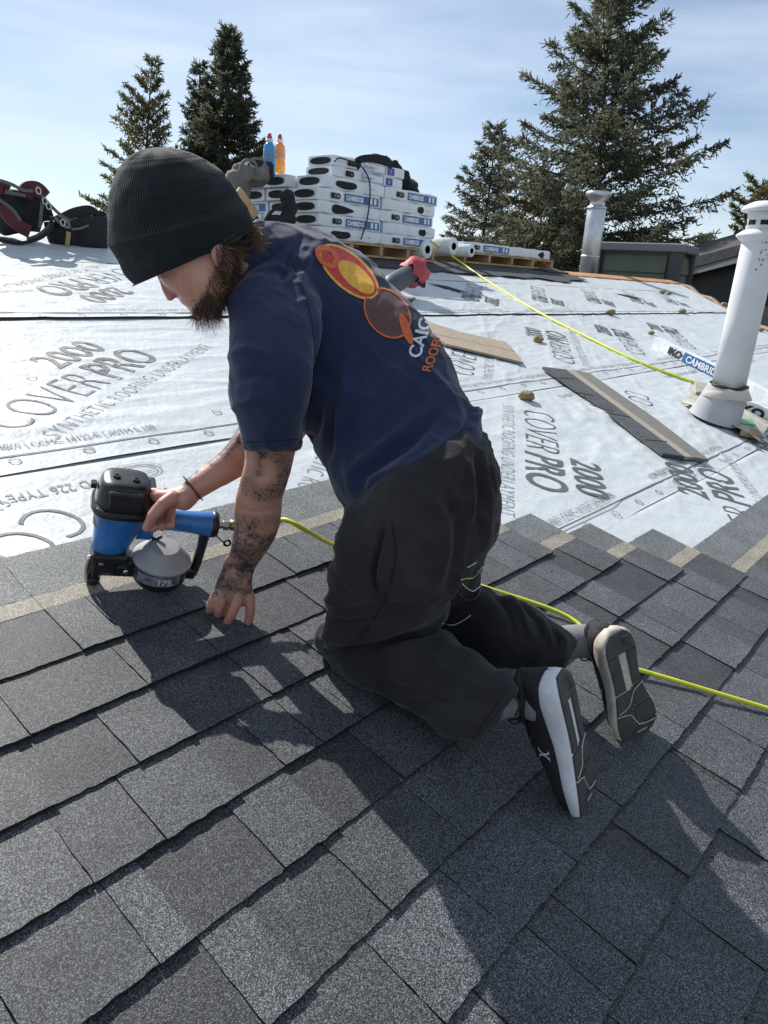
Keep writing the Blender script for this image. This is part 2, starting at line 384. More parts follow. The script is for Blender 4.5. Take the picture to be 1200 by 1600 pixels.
for k in range(5):
    v0, v1 = EDGES[k], min(EDGES[k + 1] + .10, RIDGE + .03)
    sheet = None
    for (s0, s1, du, dv, tag_) in ((0, 1, .016, .014, 'near'), (1, 2, .05, .035, 'far')):
        nu = int(8.2 / du) if s0 == 0 else int(8 / du); nv = int((v1 - v0) / dv)
        vv = np.linspace(0, 1, nv); 
        if s0 == 0: uu = np.linspace(-1.4, 6.8, nu)[None, :] * np.ones((nv, 1))
        else: uu = 6.8 + np.linspace(0, 1, nu)[None, :] * np.array([ue(v0 + (v1 - v0) * t) - 6.8 for t in vv])[:, None]
        e0 = eo(uu, k) if k else 0 * uu
        VV = (v0 + e0) + (v1 - v0 - e0) * vv[:, None]
        Z = H(uu, VV) * (1 if k in (0, 3) else (1 - .65 * np.exp(-((VV - v0 - e0) / .05) ** 2))) + base(VV, k)
        if k < 4: Z = np.where(VV > EDGES[k + 1] - .004, np.minimum(Z, .0035) * np.clip(1 - (VV - EDGES[k + 1]) / .03, .15, 1) + .0004, Z)
        if k:                                  # the free lower edge lifts here and there
            lift = .0008 + (.004 * np.clip(fbm(uu * 1.7, k * 2.2, 3.3, 3), 0, 1) + (.008 if k == 3 else 0)) * (np.clip((uu - 2.5) / .5, 0, 1) if k == 1 else 1)
            Z = Z + lift * np.exp(-((VV - v0 - e0) / .035))
        cov = np.clip((2.62 - uu) / .1, 0, 1) * np.clip((.92 - VV) / .12, 0, 1)   # pressed flat below the laid shingles
        Z = Z * (1 - .8 * cov)
        pts = W(uu, VV, Z)
        fs = []
        ii, jj = np.meshgrid(np.arange(nv - 1), np.arange(nu - 1), indexing='ij'); q = ii * nu + jj
        fs = np.stack([q, q + 1, q + nu + 1, q + nu], -1).reshape(-1, 4)
        if sheet is None: V0, F0 = pts.reshape(-1, 3), fs
        else: V0, F0 = np.vstack([V0, pts.reshape(-1, 3)]), np.vstack([F0, fs + len(V0)])
        sheet = 1
    # a skirt along the lower edge gives the membrane thickness
    SHEETS.append(put('underlayment_sheet', V0, F0, M_SHEET, ROOF, True))

def letter(body, u, v, rot, size, parent, m=M_INK, xs=1.0, bold=0.0, cut=.03, lift=.0018, name='lettering', space=1.0):
    """lettering laid on the wrinkled sheet; (u, v) start of the baseline, rot in degrees"""
    vt, fs = text2d(body, size, xs, bold, cut, space)
    c, s = math.cos(math.radians(rot)), math.sin(math.radians(rot))
    U_ = u + vt[:, 0] * c - vt[:, 1] * s; V_ = v + vt[:, 0] * s + vt[:, 1] * c
    return U_, V_, fs
class LetterSet:
    def __init__(s): s.v = []; s.f = []
    def add(s, *a, lift=.0018, **k):
        U_, V_, fs = letter(*a, parent=None, **k); o = len(s.v)
        s.v += W(U_, V_, HT(U_, V_) + lift).tolist(); s.f += [tuple(i + o for i in f) for f in fs]
    def build(s, name, m, parent):
        if s.v: return put(name, s.v, s.f, m, parent)
def logo(ls, ls2, u, v, rot, near=1):
    """COVERPRO 2000 / SYNTHETIC ROOFING UNDERLAYMENT, 1.08 m long; (u, v) = foot of the C"""
    c, s = math.cos(math.radians(rot)), math.sin(math.radians(rot))
    cut = .03 if near == 1 else .10; L_ = .0018 if near == 1 else .005
    at = lambda x, y: (u + x * c - y * s, v + x * s + y * c)
    ls.add('COVER', *at(0, 0), rot, .235, xs=.77, bold=-.0050, cut=cut, lift=L_)
    ls.add('PRO', *at(.618, 0), rot, .235, xs=.84, bold=.003, cut=cut, lift=L_)
    ls.add('2000', *at(.565, .20), rot, .185, xs=.98, bold=.003, cut=cut, lift=L_)
    if near <= 2: ls2.add('SYNTHETIC ROOFING UNDERLAYMENT', *at(.04, -.105), rot, .085, xs=.74, bold=-.0016, cut=cut, lift=L_ + .0002, space=1.15)
pr_ = [(LetterSet(), LetterSet()) for k in range(5)]
for i in range(0, 6): logo(*pr_[2], .86 + 1.2 * i, 1.99, 33.5, 1 if i < 4 else 3)
for i in range(0, 4):
    u_ = 4.35 + 1.2 * (i - 3)
    if i == 3: pr_[1][0].add('CO', u_, 1.60, 213, .235, xs=.80, bold=-.0055, cut=.03)
    elif not i == 4: logo(*pr_[1], u_, 1.60, 213, 1 if i < 3 else 2)
    else: logo(*pr_[1], u_, 1.62, 213, 1)
for i in range(0, 8): logo(*pr_[3], 2.42 + 1.2 * i, 4.06, 213, 1 if i < 1 else 3)
for i in range(2, 4): logo(*pr_[0], 2.72 + 1.2 * (i - 2), .12, 33.5, 1)
# edge printing, nail circles
for k, v_ in ((1, .795), (2, 1.865), (3, 3.13)):
    for i in range(7 if k < 3 else 5):
        pr_[k][1].add('ASTM D 226 TYPE I & II | ASTM D 4869 | CCMC 14122-R | ASTM E 108', .3 + i * 1.35, v_ + .035, 0, .045, xs=.72, cut=.06, lift=.003)
        if k == 2: pr_[1][1].add('LASTM D 226 TYPE I & II | ASTM D', 1.05 + i * 1.6, 1.66, 180, .055, xs=.8, cut=.06, lift=.002)
    for i in range(30):
        pr_[k][1].add('O', .35 + i * .21, v_ - .055, 12 * math.sin(i), .05, xs=.95, cut=None, lift=.0028)
for i in range(7): pr_[2][1].add('O', .6 + i * .47, 2.20 + .25 * math.sin(i * 2.3), 0, .05, cut=None, lift=.0045)
for k in range(5):
    pr_[k][0].build('lettering', M_INK, SHEETS[k]); pr_[k][1].build('small_print', M_INK2, SHEETS[k])
# printed guide lines along the laps and a certification oval
for k, v_ in ((1, .80), (2, 1.86), (3, 3.13)):
    uu = np.arange(-.3, 11.5 if v_ > 1 else 7, .05); w = .0035 if v_ < 3 else .006
    pts = [[W(u_, v_ + s_ * w, HT(u_, v_ + s_ * w) + .0022) for s_ in (-1, 1)] for u_ in uu if u_ < ue(v_) - .1]
    mb = MB(); mb.grid(pts); mb.build('guide_line', M_INK if v_ in (.80, 1.86) else M_INK2, SHEETS[k])
mb = MB(); c0 = (1.06, 1.665)
for (rx, ry) in ((.075, .035), (.062, .026)):
    th = np.linspace(0, 2 * np.pi, 41); mb.grid([[W(c0[0] + (rx + d) * math.cos(t), c0[1] + (ry + d) * math.sin(t), HT(c0[0], c0[1]) + .006) for d in (-.002, .002)] for t in th])
mb.build('certification_mark', M_INK2, SHEETS[1])
# cuts in the sheet where it has torn
for (u_, v_, a_, l_) in ((9.15, 3.72, -.5, .26), (5.35, 3.78, -.85, .2)):
    mb = MB(); mb.add([W(u_ + l_ * math.cos(a_) * t + w * .05, v_ + l_ * math.sin(a_) * t + w * .06, HT(u_, v_) + .008) for t, w in ((-1, 0), (0, 1), (1, 0), (0, -1))], [(0, 3, 2, 1)])
    mb.build('torn_opening', M_BLACK, SHEETS[3])

# ------------------------------------------------------------------ shingles
E0, EX = 1.017, .1488
def ve(k): return E0 - EX * k
ENDU = {-1: 1.36, 0: 1.60, 1: 1.76, 2: 1.925, 3: 2.11, 4: 2.275, 5: 2.50}
def uend(k): return ENDU.get(k, 9.0)
jp = [(133,1028),(191,997),(49,1161),(96,1272),(218,1203),(312,1160),(437,1105),(153,1400),(267,1331),(537,1307),(312,1482),(253,1523),(382,1253),(492,1550),(612,1437),(728,1320),(682,1600),(890,1350),(794,1238),(952,1485),(1050,1362),(967,1497),(1150,1495),(1178,1423),(1060,1142),(1100,1094),(1117,947),(1021,932),(1065,1000),(967,972),(1177,997),(1138,1048),(1172,1167),(509,961),(512,1056),(523,1048),(839,883),(848,960),(918,916),(1022,932),(1116,945),(235,1083),(409,1005),(585,1185)]
joints = {}
for p in jp:
    u_, v_ = R(p[0], p[1], .008); k = round((E0 - v_) / EX); joints.setdefault(k, []).append(u_)
def jag(n, a): return np.random.default_rng(int(rng.integers(1e9))).normal(0, a, n)
def slab(mb, u0, u1, v0, v1, n0, n1, th, side=True, jg=.0009):
    """granule sheet whose top runs from height n0 at v0 to n1 at v1; ragged cut edges"""
    nu = max(2, int((u1 - u0) / .012)); nv = max(2, int((v1 - v0) / .02))
    U_ = np.linspace(u0, u1, nu + 1); V_ = np.linspace(v0, v1, nv + 1)
    g = np.zeros((nv + 1, nu + 1, 3))
    g[..., 0] = U_[None]; g[..., 1] = V_[:, None]
    g[0, :, 1] += jag(nu + 1, jg); g[-1, :, 1] += jag(nu + 1, jg); g[:, 0, 0] += jag(nv + 1, jg * .8); g[:, -1, 0] += jag(nv + 1, jg * .8)
    g[..., 2] = n0 + (n1 - n0) * ((g[..., 1] - v0) / (v1 - v0))
    T = W(g[..., 0], g[..., 1], g[..., 2])
    ring = [(0, j) for j in range(nu)] + [(i, nu) for i in range(nv)] + [(nv, j) for j in range(nu, 0, -1)] + [(i, 0) for i in range(nv, 0, -1)]
    o = len(mb.v); mb.cur = 0; mb.add([T[0][0]], []); mb.v.pop()
    # top as one fan of strips: only the border needs fine points, the middle is flat
    bt = [T[i][j] for i, j in ring]; bb = [W(g[i, j, 0], g[i, j, 1], g[i, j, 2] - th) for i, j in ring]; m = len(ring)
    mb.add(bt, [tuple(range(m))]); mb.cur = 1
    mb.add(bt + bb, [(q, (q + 1) % m, m + (q + 1) % m, m + q)[::-1] for q in range(m)]); mb.cur = 0
    return mb
for k in range(-1, 11):
    v0 = ve(k); ul = -1.3 if k > -2 else 0; ur = uend(k)
    if k >= 6: ur = min(ue(ve(k)) - .12, 6.6)
    # bounds of what the picture can show
    umin = R(0, min(1600, 800), 0)[0] * 0 - .35
    js = sorted(joints.get(k, [])); full = []
    bounds = [umin] + js + [ur]
    for a_, b_ in zip(bounds[:-1], bounds[1:]):
        full.append(a_)
        while b_ - full[-1] > .22:
            full.append(full[-1] + min(random.uniform(.09, .19), b_ - full[-1] - .08))
    full.append(ur)
    if k == -1: continue
    hv = .345 if k > 0 else .375
    # shingles of 1.04 m carry the tabs
    L0 = ur; shs = []
    while L0 > umin:
        a_ = max(umin, L0 - 1.04); shs.append((a_, L0)); L0 = a_
    for (a_, b_) in shs:
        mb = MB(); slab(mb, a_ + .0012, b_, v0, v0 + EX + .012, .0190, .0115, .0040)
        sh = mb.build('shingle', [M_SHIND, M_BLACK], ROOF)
        mb = MB(); slab(mb, a_ + .0012, b_, v0 + EX + .0125, v0 + EX + .062, .0122, .0112, .003, jg=.0003); mb.build('nail_strip', [M_STRIP, M_BLACK], sh)
        mb = MB(); slab(mb, a_ + .0012, b_, v0 + EX + .0625, v0 + hv, .0112, .0095, .003); mb.build('headlap', [M_HEAD, M_BLACK], sh)
        par = k % 2
        for i, (x0, x1) in enumerate(zip(full[:-1], full[1:])):
            m_ = (x0 + x1) / 2
            if not (a_ <= m_ < b_) or x1 - x0 < .01: continue
            tooth = (i + par) % 2 == 0 or random.random() < .55
            if tooth:
                mb = MB(); h_ = .0042 + random.uniform(-.0005, .0008)
                slab(mb, x0 + .0012, x1 - .0008, v0 - random.uniform(0, .003), v0 + EX + .0115, .0190 + h_, .0115 + h_ * .5, h_ + .001)
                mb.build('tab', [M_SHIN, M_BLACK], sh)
                if k == 0 or uend(k) - x1 < .02: pass
del bounds
# starter course seen as a plain band at the left, below the sheet's edge
# ------------------------------------------------------------------ the roofer
def spx(pts): return np.asarray(pts, float)
def foldpx(co, no, lines):
    """raise (+) or sink (-) creases along outlines on the camera-facing side of a cloth surface; each (points, width px, height m)"""
    q, z = proj(co); face = np.einsum('ij,ij->i', no, nrm(co - CAMP)) < .15
    d = np.zeros(len(co))
    for pts, w, h in lines:
        if abs(h) > .0035: w, h = w * .8, h * 1.6
        pts = catmull(pts, 4); best = np.full(len(co), 1e9); tt = np.zeros(len(co))
        for i in range(len(pts) - 1):
            a, b = pts[i], pts[i + 1]; ab = b - a; t = np.clip(((q - a) @ ab) / (ab @ ab + 1e-9), 0, 1)
            r = np.linalg.norm(q - a - t[:, None] * ab, axis=1); m = r < best; best = np.where(m, r, best); tt = np.where(m, (i + t) / (len(pts) - 1), tt)
        d += h * np.exp(-(best / w) ** 2) * np.sin(np.clip(tt, .0, 1) * np.pi * .9 + .15) ** .5
    return co + no * (d * face)[:, None]
def floor_(co, h=.012):
    """nothing sinks into the roof: press the skin flat where it meets the shingles"""
    n = co @ np.array([0, -ST, CT]); k = np.clip(h - n, 0, None)
    return co + np.array([0, -ST, CT]) * k[:, None]
LIFT = .021
M_SKIN = bpy.data.materials.new('skin'); M_SKIN.use_nodes = True
def _skin():
    nt = M_SKIN.node_tree; b = nt.nodes['Principled BSDF']; N = nt.nodes.new; K = nt.links.new
    tc = N('ShaderNodeTexCoord'); at = N('ShaderNodeAttribute'); at.attribute_name = 'ink'; rd = N('ShaderNodeAttribute'); rd.attribute_name = 'blush'
    n = N('ShaderNodeTexNoise'); n.inputs['Scale'].default_value = 28; n.inputs['Detail'].default_value = 5; K(tc.outputs['Object'], n.inputs['Vector'])
    c = N('ShaderNodeValToRGB'); c.color_ramp.elements[0].position = .3; c.color_ramp.elements[0].color = (.41, .22, .155, 1); c.color_ramp.elements[1].position = .7; c.color_ramp.elements[1].color = (.57, .345, .26, 1); K(n.outputs[0], c.inputs[0])
    m1 = N('ShaderNodeMix'); m1.data_type = 'RGBA'; m1.inputs['B'].default_value = (.46, .17, .14, 1); K(rd.outputs['Fac'], m1.inputs['Factor']); K(c.outputs[0], m1.inputs['A'])
    m2 = N('ShaderNodeMix'); m2.data_type = 'RGBA'; m2.inputs['B'].default_value = (.035, .036, .042, 1)
    pn = N('ShaderNodeTexNoise'); pn.inputs['Scale'].default_value = 27; pn.inputs['Detail'].default_value = 2; pn.inputs['Distortion'].default_value = 1.4; K(tc.outputs['Object'], pn.inputs['Vector'])
    pa = N('ShaderNodeMath'); pa.operation = 'SUBTRACT'; K(pn.outputs[0], pa.inputs[0]); pa.inputs[1].default_value = .5
    pb = N('ShaderNodeMath'); pb.operation = 'ABSOLUTE'; K(pa.outputs[0], pb.inputs[0])
    pr2 = N('ShaderNodeMapRange'); pr2.inputs['From Min'].default_value = .012; pr2.inputs['From Max'].default_value = .05; pr2.inputs['To Min'].default_value = 1.35; pr2.inputs['To Max'].default_value = .72; K(pb.outputs[0], pr2.inputs[0])
    pm = N('ShaderNodeMath'); pm.operation = 'MULTIPLY'; pm.use_clamp = True; K(pr2.outputs[0], pm.inputs[0]); K(at.outputs['Fac'], pm.inputs[1]); K(pm.outputs[0], m2.inputs['Factor']); K(m1.outputs['Result'], m2.inputs['A'])
    K(m2.outputs['Result'], b.inputs['Base Color']); b.inputs['Roughness'].default_value = .48; b.inputs['Subsurface Weight'].default_value = .12; b.inputs['Subsurface Radius'].default_value = (.012, .005, .003); b.inputs['Subsurface Scale'].default_value = .6
    n2 = N('ShaderNodeTexNoise'); n2.inputs['Scale'].default_value = 260; K(tc.outputs['Object'], n2.inputs['Vector']); bp = N('ShaderNodeBump'); bp.inputs['Strength'].default_value = .3; bp.inputs['Distance'].default_value = .001; K(n2.outputs[0], bp.inputs['Height']); K(bp.outputs[0], b.inputs['Normal'])
_skin()
M_SHIRT = mat('navy_cotton', (0.019, 0.028, 0.070), rough=.9, spec=.2, sheen=.22, noise=[(7, .12, 4), (400, .2, 2)], bump=[(700, .35, .0008), (45, .18, .004)])
M_TROU = mat('charcoal_fleece', (0.030, 0.0285, 0.030), rough=.95, spec=.15, sheen=.10, noise=[(9, .25, 5), (2.5, .3, 5)], bump=[(600, .4, .0008), (38, .3, .004)])
M_KNIT = mat('black_knit', (0.0105, 0.0145, 0.019), rough=.95, spec=.12, sheen=.32, noise=[(260, .3, 2)], bump=[(700, .6, .001)])
M_HAIR = mat('brown_hair', (0.055, 0.028, 0.016), rough=.45, spec=.5)
M_HAIR2 = mat('golden_hair', (0.15, 0.085, 0.04), rough=.4)
# body: head, neck, trunk, arms, hands and legs fused into one skin
mb = MB()
HZ = 1.30
loft(mb, [(186,330,352,330,HZ,.072),(190,372,360,372,HZ,.080),(215,405,368,395,HZ,.080),(243,424,368,408,HZ,.076),(249,436,366,430,HZ,.070),(258,449,362,447,HZ,.064),(275,463,356,462,HZ,.054),(283,473,350,474,HZ,.046),(294,481,340,484,HZ,.034)], n=28, sub=3, cap=(1, .6))
loft(mb, [(244,428,258,431,HZ,.007),(249,441,263,441,HZ,.009),(254,453,271,450,HZ,.011),(258,462,276,458,HZ,.0135),(261,468,275,463,HZ,.012)], n=14, sub=3, cap=(.5, .5))   # nose
loft(mb, [(276,459,290,470,HZ,.016),(280,466,296,470,HZ,.019)], n=12, sub=2, cap=(.6, .6))        # upper lip
loft(mb, [(284,471,300,476,HZ,.015),(288,475,302,480,HZ,.015)], n=12, sub=2, cap=(.6, .6))        # lower lip
loft(mb, [(330,388,348,384,HZ-.074,.005),(329,398,348,395,HZ-.077,.006),(334,409,345,408,HZ-.076,.005),(336,415,343,414,HZ-.075,.004)], n=14, sub=3)  # near ear
loft(mb, [(326,385,348,380,HZ+.078,.006),(324,398,350,394,HZ+.082,.008),(330,412,345,410,HZ+.080,.007)], n=14, sub=3)
loft(mb, [(318,372,352,440,HZ,.055),(345,365,368,440,1.33,.056),(385,368,392,440,1.38,.062),(430,392,420,450,1.43,.08)], n=24, sub=3)   # neck
loft(mb, [(460,395,405,500,1.47,.12),(540,430,450,600,1.50,.12),(640,530,530,690,1.49,.12),(670,650,585,755,1.47,.10),(690,735,620,810,1.46,.10)], n=24, sub=3)  # trunk
loft(mb, [(415,480,455,490,1.36,.035),(400,560,455,570,1.31,.042),(392,640,462,645,1.32,.044),(382,690,464,690,1.36,.043),(382,718,459,716,1.385,.042),(377,745,450,752,1.408,.041),(369,772,442,775,1.428,.040),(366,790,440,793,1.443,.040),(366,815,438,815,1.463,.040),(364,838,429,842,1.484,.038),(358,862,414,866,1.508,.034),(350,880,399,886,1.534,.029)], n=28, sub=3)
loft(mb, [(350,874,402,880,1.532,.028),(347,888,397,893,1.542,.0255),(342,900,394,905,1.548,.025),(337,912,394,918,1.553,.024),(333,925,394,930,1.558,.022),(330,938,391,941,1.563,.018)], n=24, sub=3, cap=(1, .5))  # wrist and back of the hand
def finger(pts, rad, mb=mb, n=12): tube(mb, [P(*p) for p in pts], rad, n, cap='r')
finger([(346,922,1.552),(334,935,1.545),(328,947,1.552),(327,957,1.572)], [.0105,.0104,.0096,.0082])        # little finger
finger([(353,925,1.550),(347,939,1.541),(342,953,1.549),(340,965,1.570)], [.0108,.0106,.0098,.0086])        # ring
finger([(362,930,1.560),(358,946,1.562),(352,958,1.570),(350,966,1.580)], [.0108,.0105,.0096,.0086])        # middle
finger([(374,928,1.548),(369,944,1.536),(361,962,1.542),(353,979,1.562)], [.0115,.0114,.0106,.0094])      # index
finger([(384,912,1.556),(391,934,1.556),(391,956,1.560),(387,977,1.570)], [.0120,.0112,.0108,.0092])     # thumb
# right arm, reaching to the tool
loft(mb, [(520,480,560,510,1.64,.05),(470,540,530,590,1.65,.05),(430,600,470,690,1.61,.048),(398,640,412,728,1.57,.043),(377,660,384,741,1.545,.041),(350,700,352,758,1.52,.035),(325,722,330,770,1.505,.029),(306,737,313,779,1.495,.0255),(292,748,302,789,1.487,.0245)], n=28, sub=3)
loft(mb, [(300,742,308,784,1.49,.024),(282,758,294,797,1.482,.025),(264,764,278,796,1.482,.024),(248,765,258,790,1.488,.022),(236,767,244,786,1.492,.018)], n=24, sub=3, cap=(1, .6))
NT = (U_N := 0)
finger([(272,776,1.462),(254,788,1.446),(239,806,1.440),(229,826,1.448)], [.0150,.0135,.0125,.0098])     # thumb down the near side
finger([(240,770,1.520),(236,790,1.540),(236,815,1.525),(240,826,1.490)], [.0115,.011,.0102,.009])
finger([(256,768,1.520),(252,790,1.540),(251,815,1.525),(253,824,1.485)], [.0115,.011,.0102,.009])
finger([(272,768,1.515),(268,790,1.535),(266,812,1.520),(267,821,1.485)], [.0108,.0102,.0096,.0085])
finger([(250,772,1.490),(234,771,1.490),(222,774,1.496),(217,786,1.515)], [.0125,.0118,.011,.0095])   # forefinger over the top
# legs inside the trousers
tube(mb, [P(655,800,1.36), P(600,900,1.40), P(570,1000,1.47), P(650,1038,1.43), P(715,1070,1.36), P(748,1088,1.325)], [.07,.07,.052,.045,.032,.026], 16, 'r')
tube(mb, [P(690,790,1.50), P(665,900,1.58), P(650,960,1.65), P(745,970,1.61), P(810,990,1.56), P(835,1002,1.53)], [.085,.075,.055,.045,.030,.026], 16, 'r')
bme, bco, bno = voxel(mb, .0027, 3, .5)
bq, bz = proj(bco)
# knuckles, tendons, muscles: small relief
rel = .0007 * fbm(bco[:, 0] * 38, bco[:, 1] * 38, bco[:, 2] * 38, 3)
bco = bco + bno * rel[:, None]
bco = foldpx(bco, bno, [([(372,930),(366,905)], 3, .0012), ([(358,930),(356,905)], 3, .0012), ([(345,930),(348,908)], 3, .001), ([(410,725),(404,760)], 8, -.002), ([(372,792),(395,800),(430,797)], 4, -.0015),
   ([(270,775),(290,768)], 3, .0012), ([(262,784),(288,780)], 3, .0012), ([(269,466),(276,460)], 2.2, -.002), ([(286,471),(300,472)], 1.6, -.002), ([(333,392),(341,398),(338,408)], 3, -.003)])
bco = floor_(bco, LIFT - .002)
BLOC = W(1.05, .55, 0.02)
PERS = bpy.data.objects.new('person', bme); COL.objects.link(PERS); PERS.location = BLOC
setco(bme, bco, BLOC); bme.materials.append(M_SKIN)
PERS['label'] = 'kneeling roofer in a navy t-shirt and black beanie holding a nail gun'; PERS['category'] = 'person'
# tattoos and flush as surface attributes
def seg(a, b, x): return np.clip((x - a) / (b - a), 0, 1)
x, y = bq[:, 0], bq[:, 1]
armL = (bz > 1.28) & (x > 325) & (x < 470) & (y > 660) & (y < 990) & (bz < 1.6) & (x > 320 + 0 * y)
t = np.zeros(len(bco)); X3 = bco
nf = fbm(X3[:, 0] * 34, X3[:, 1] * 34, X3[:, 2] * 34, 4); nl = np.abs(fbm(X3[:, 0] * 60 + 3, X3[:, 1] * 60, X3[:, 2] * 60, 3))
lines_ = np.clip(1.2 - nl * 5.5, 0, 1)
fore = seg(800, 818, y) * (1 - seg(925, 940, y + (x - 360) * .12))
t += fore * armL * np.clip(.42 + .45 * nf + .6 * lines_, 0, .92) * np.where(y > 880, 1.35, 1.0)
# scaly coil round the upper arm
cx_, cy_ = 412, 738; rr = np.hypot((x - cx_) / 1.0, (y - cy_) / 1.0); an = np.arctan2(y - cy_, x - cx_)
coil = np.exp(-((rr - 33) / 13) ** 4) * ((an > -1.9) & (an < 2.9))
scal = .5 + .5 * np.sign(np.sin(an * 26) * np.sin(rr * .75))
t += armL * coil * (.42 + .38 * scal) * (y < 790)
t += armL * np.exp(-((x - 404) / 9) ** 2) * (y < 745) * .5
armR = (x < 380) & (y > 655) & (y < 765) & (x > 286) & ((y - (728 - (x - 300) * .72)) < 26) & (bz > 1.44)
t += armR * np.clip(.75 * np.sign(nf + .10) + .6 * lines_, 0, .9) * np.exp(-(((y - (742 - (x - 300) * .86))) / 22) ** 4)
for nm, arr in (('ink', np.clip(t, 0, .92)), ('blush', np.clip(.25 + .5 * seg(930, 960, y) * armL + .35 * ((y > 430) & (y < 480) & (x < 300)) + .25 * ((x < 280) & (y > 760) & (y < 840)), 0, .8))):
    a = bme.attributes.new(nm, 'FLOAT', 'POINT'); a.data.foreach_set('value', arr.astype(np.float32))

def cloth(name, mb, m, size, smooth, amp, folds, seed=0, parent=PERS, aniso=(9, 9, 9), **kw):
    me, co, no = voxel(mb, size, smooth, .55)
    r = 1 - np.abs(fbm(co[:, 0] * aniso[0] + seed, co[:, 1] * aniso[1], co[:, 2] * aniso[2], 3))
    r2 = 1 - np.abs(fbm(co[:, 0] * 19 + seed + co[:, 2] * 6, co[:, 1] * 19, co[:, 2] * 13, 2)); patch_ = np.clip(.5 + fbm(co[:, 0] * 4 + 9, co[:, 1] * 4, co[:, 2] * 4 + seed, 2), 0, 1)
    d = amp * (np.clip(r, 0, 1) ** 2 - .35) + amp * .42 * patch_ * (np.clip(r2, 0, 1) ** 3 - .3)
    co = co + no * d[:, None]
    co = foldpx(co, no, folds); co = floor_(co, kw.pop('fl', LIFT))
    o = bpy.data.objects.new(name, me); COL.objects.link(o); o.parent = parent
    setco(me, co, parent_off(parent)); me.materials.append(m)
    return o, co
# t-shirt
mb = MB()
TZ = 1.46
loft(mb, [(408,350,366,436,1.38,.075),(432,351,372,470,1.43,.115),(470,357,392,540,1.475,.15),(520,373,420,600,1.50,.155),(572,408,450,645,1.505,.155),(620,456,484,688,1.495,.152),(664,508,512,728,1.475,.150),(703,572,528,768,1.455,.152),(733,628,540,790,1.435,.158),(753,676,547,806,1.425,.162)], n=40, sub=4, e=.88, cap=(.3, .05))
loft(mb, [(740,640,540,780,1.40,.13),(752,672,547,804,1.375,.115),(744,705,562,811,1.345,.09),(712,745,598,814,1.325,.065)], n=36, sub=4, cap=(1, .05))
loft(mb, [(378,398,500,440,1.42,.08),(359,450,500,490,1.345,.09),(355,520,490,560,1.30,.086),(356,580,484,615,1.295,.080),(366,640,472,660,1.31,.066),(378,694,468,696,1.345,.060),(380,703,467,699,1.35,.058)], n=36, sub=4, e=.92, cap=(1, .06))
loft(mb, [(560,440,560,540,1.58,.06),(510,450,540,560,1.62,.075),(440,560,500,650,1.62,.07),(408,625,450,700,1.59,.055)], n=28, sub=3, cap=(1, .06))
SHIRT, sco = cloth('t_shirt', mb, M_SHIRT, .0052, 5, .0105, [
    ([(736,640),(712,700),(660,745),(600,765),(560,780)], 12, -.010), ([(725,650),(700,690),(640,730),(560,752)], 11, .007),
    ([(680,650),(640,690),(575,735),(548,785)], 12, -.011), ([(660,640),(610,690),(545,740)], 12, .006),
    ([(530,600),(518,660),(512,715)], 9, -.010), ([(500,640),(488,680),(472,697)], 10, -.009), ([(545,560),(528,620),(524,690)], 12, .007),
    ([(376,420),(420,400),(455,375)], 9, -.007), ([(362,470),(400,430),(440,420),(470,440)], 10, .006), ([(470,372),(455,400),(440,440)], 9, -.008), ([(500,380),(478,410),(468,450)], 11, .006),
    ([(357,560),(385,545),(420,555)], 9, .005), ([(360,600),(400,585),(440,600)], 8, -.005), ([(364,640),(400,622),(440,630)], 9, .004),
    ([(740,660),(750,640),(752,620)], 8, .006), ([(560,800),(620,803),(680,772),(748,700)], 4, .003)], 3, aniso=(6, 9, 6))
# collar
mb = MB(); cpts = [P(396, 356, 1.34), P(380, 380, 1.315), P(368, 410, 1.315), P(366, 436, 1.35), P(372, 446, 1.42), P(392, 420, 1.46), P(412, 380, 1.455), P(416, 358, 1.41), P(406, 350, 1.365), P(396, 356, 1.34)]
tube(mb, catmull(cpts, 4), .009, 10, False); mb.build('collar', M_SHIRT, PERS, True)
# trousers
mb = MB()
loft(mb, [(560,778,742,668,1.405,.150),(545,796,757,688,1.40,.163),(536,830,774,742,1.395,.168),(528,860,777,800,1.40,.16),(525,890,768,850,1.42,.14)], n=40, sub=4, e=.9, cap=(.05, .8))
loft(mb, [(534,830,742,800,1.33,.105),(522,875,738,850,1.345,.107),(511,915,722,900,1.375,.106),(506,955,706,940,1.41,.10),(504,990,690,970,1.44,.092),(508,1020,660,990,1.47,.08),(520,1045,620,1000,1.49,.065)], n=36, sub=4, e=.92, cap=(1, 1))
loft(mb, [(560,965,510,1030,1.49,.065),(605,975,545,1062,1.475,.075),(655,978,600,1088,1.445,.08),(705,995,655,1122,1.40,.078),(752,1030,705,1150,1.345,.07),(792,1056,740,1153,1.305,.064),(815,1077,765,1138,1.275,.058)], n=32, sub=4, e=.92, cap=(1, .06))
loft(mb, [(640,800,772,770,1.54,.10),(640,860,764,838,1.57,.10),(645,910,753,895,1.60,.095),(640,955,735,940,1.635,.085),(650,985,710,962,1.66,.07)], n=32, sub=4, cap=(1, 1))
loft(mb, [(700,925,640,990,1.665,.07),(742,918,690,996,1.645,.078),(785,930,735,1020,1.61,.076),(828,950,785,1042,1.565,.068),(872,975,836,1052,1.515,.062),(908,999,874,1056,1.46,.056)], n=32, sub=4, e=.92, cap=(1, .06))
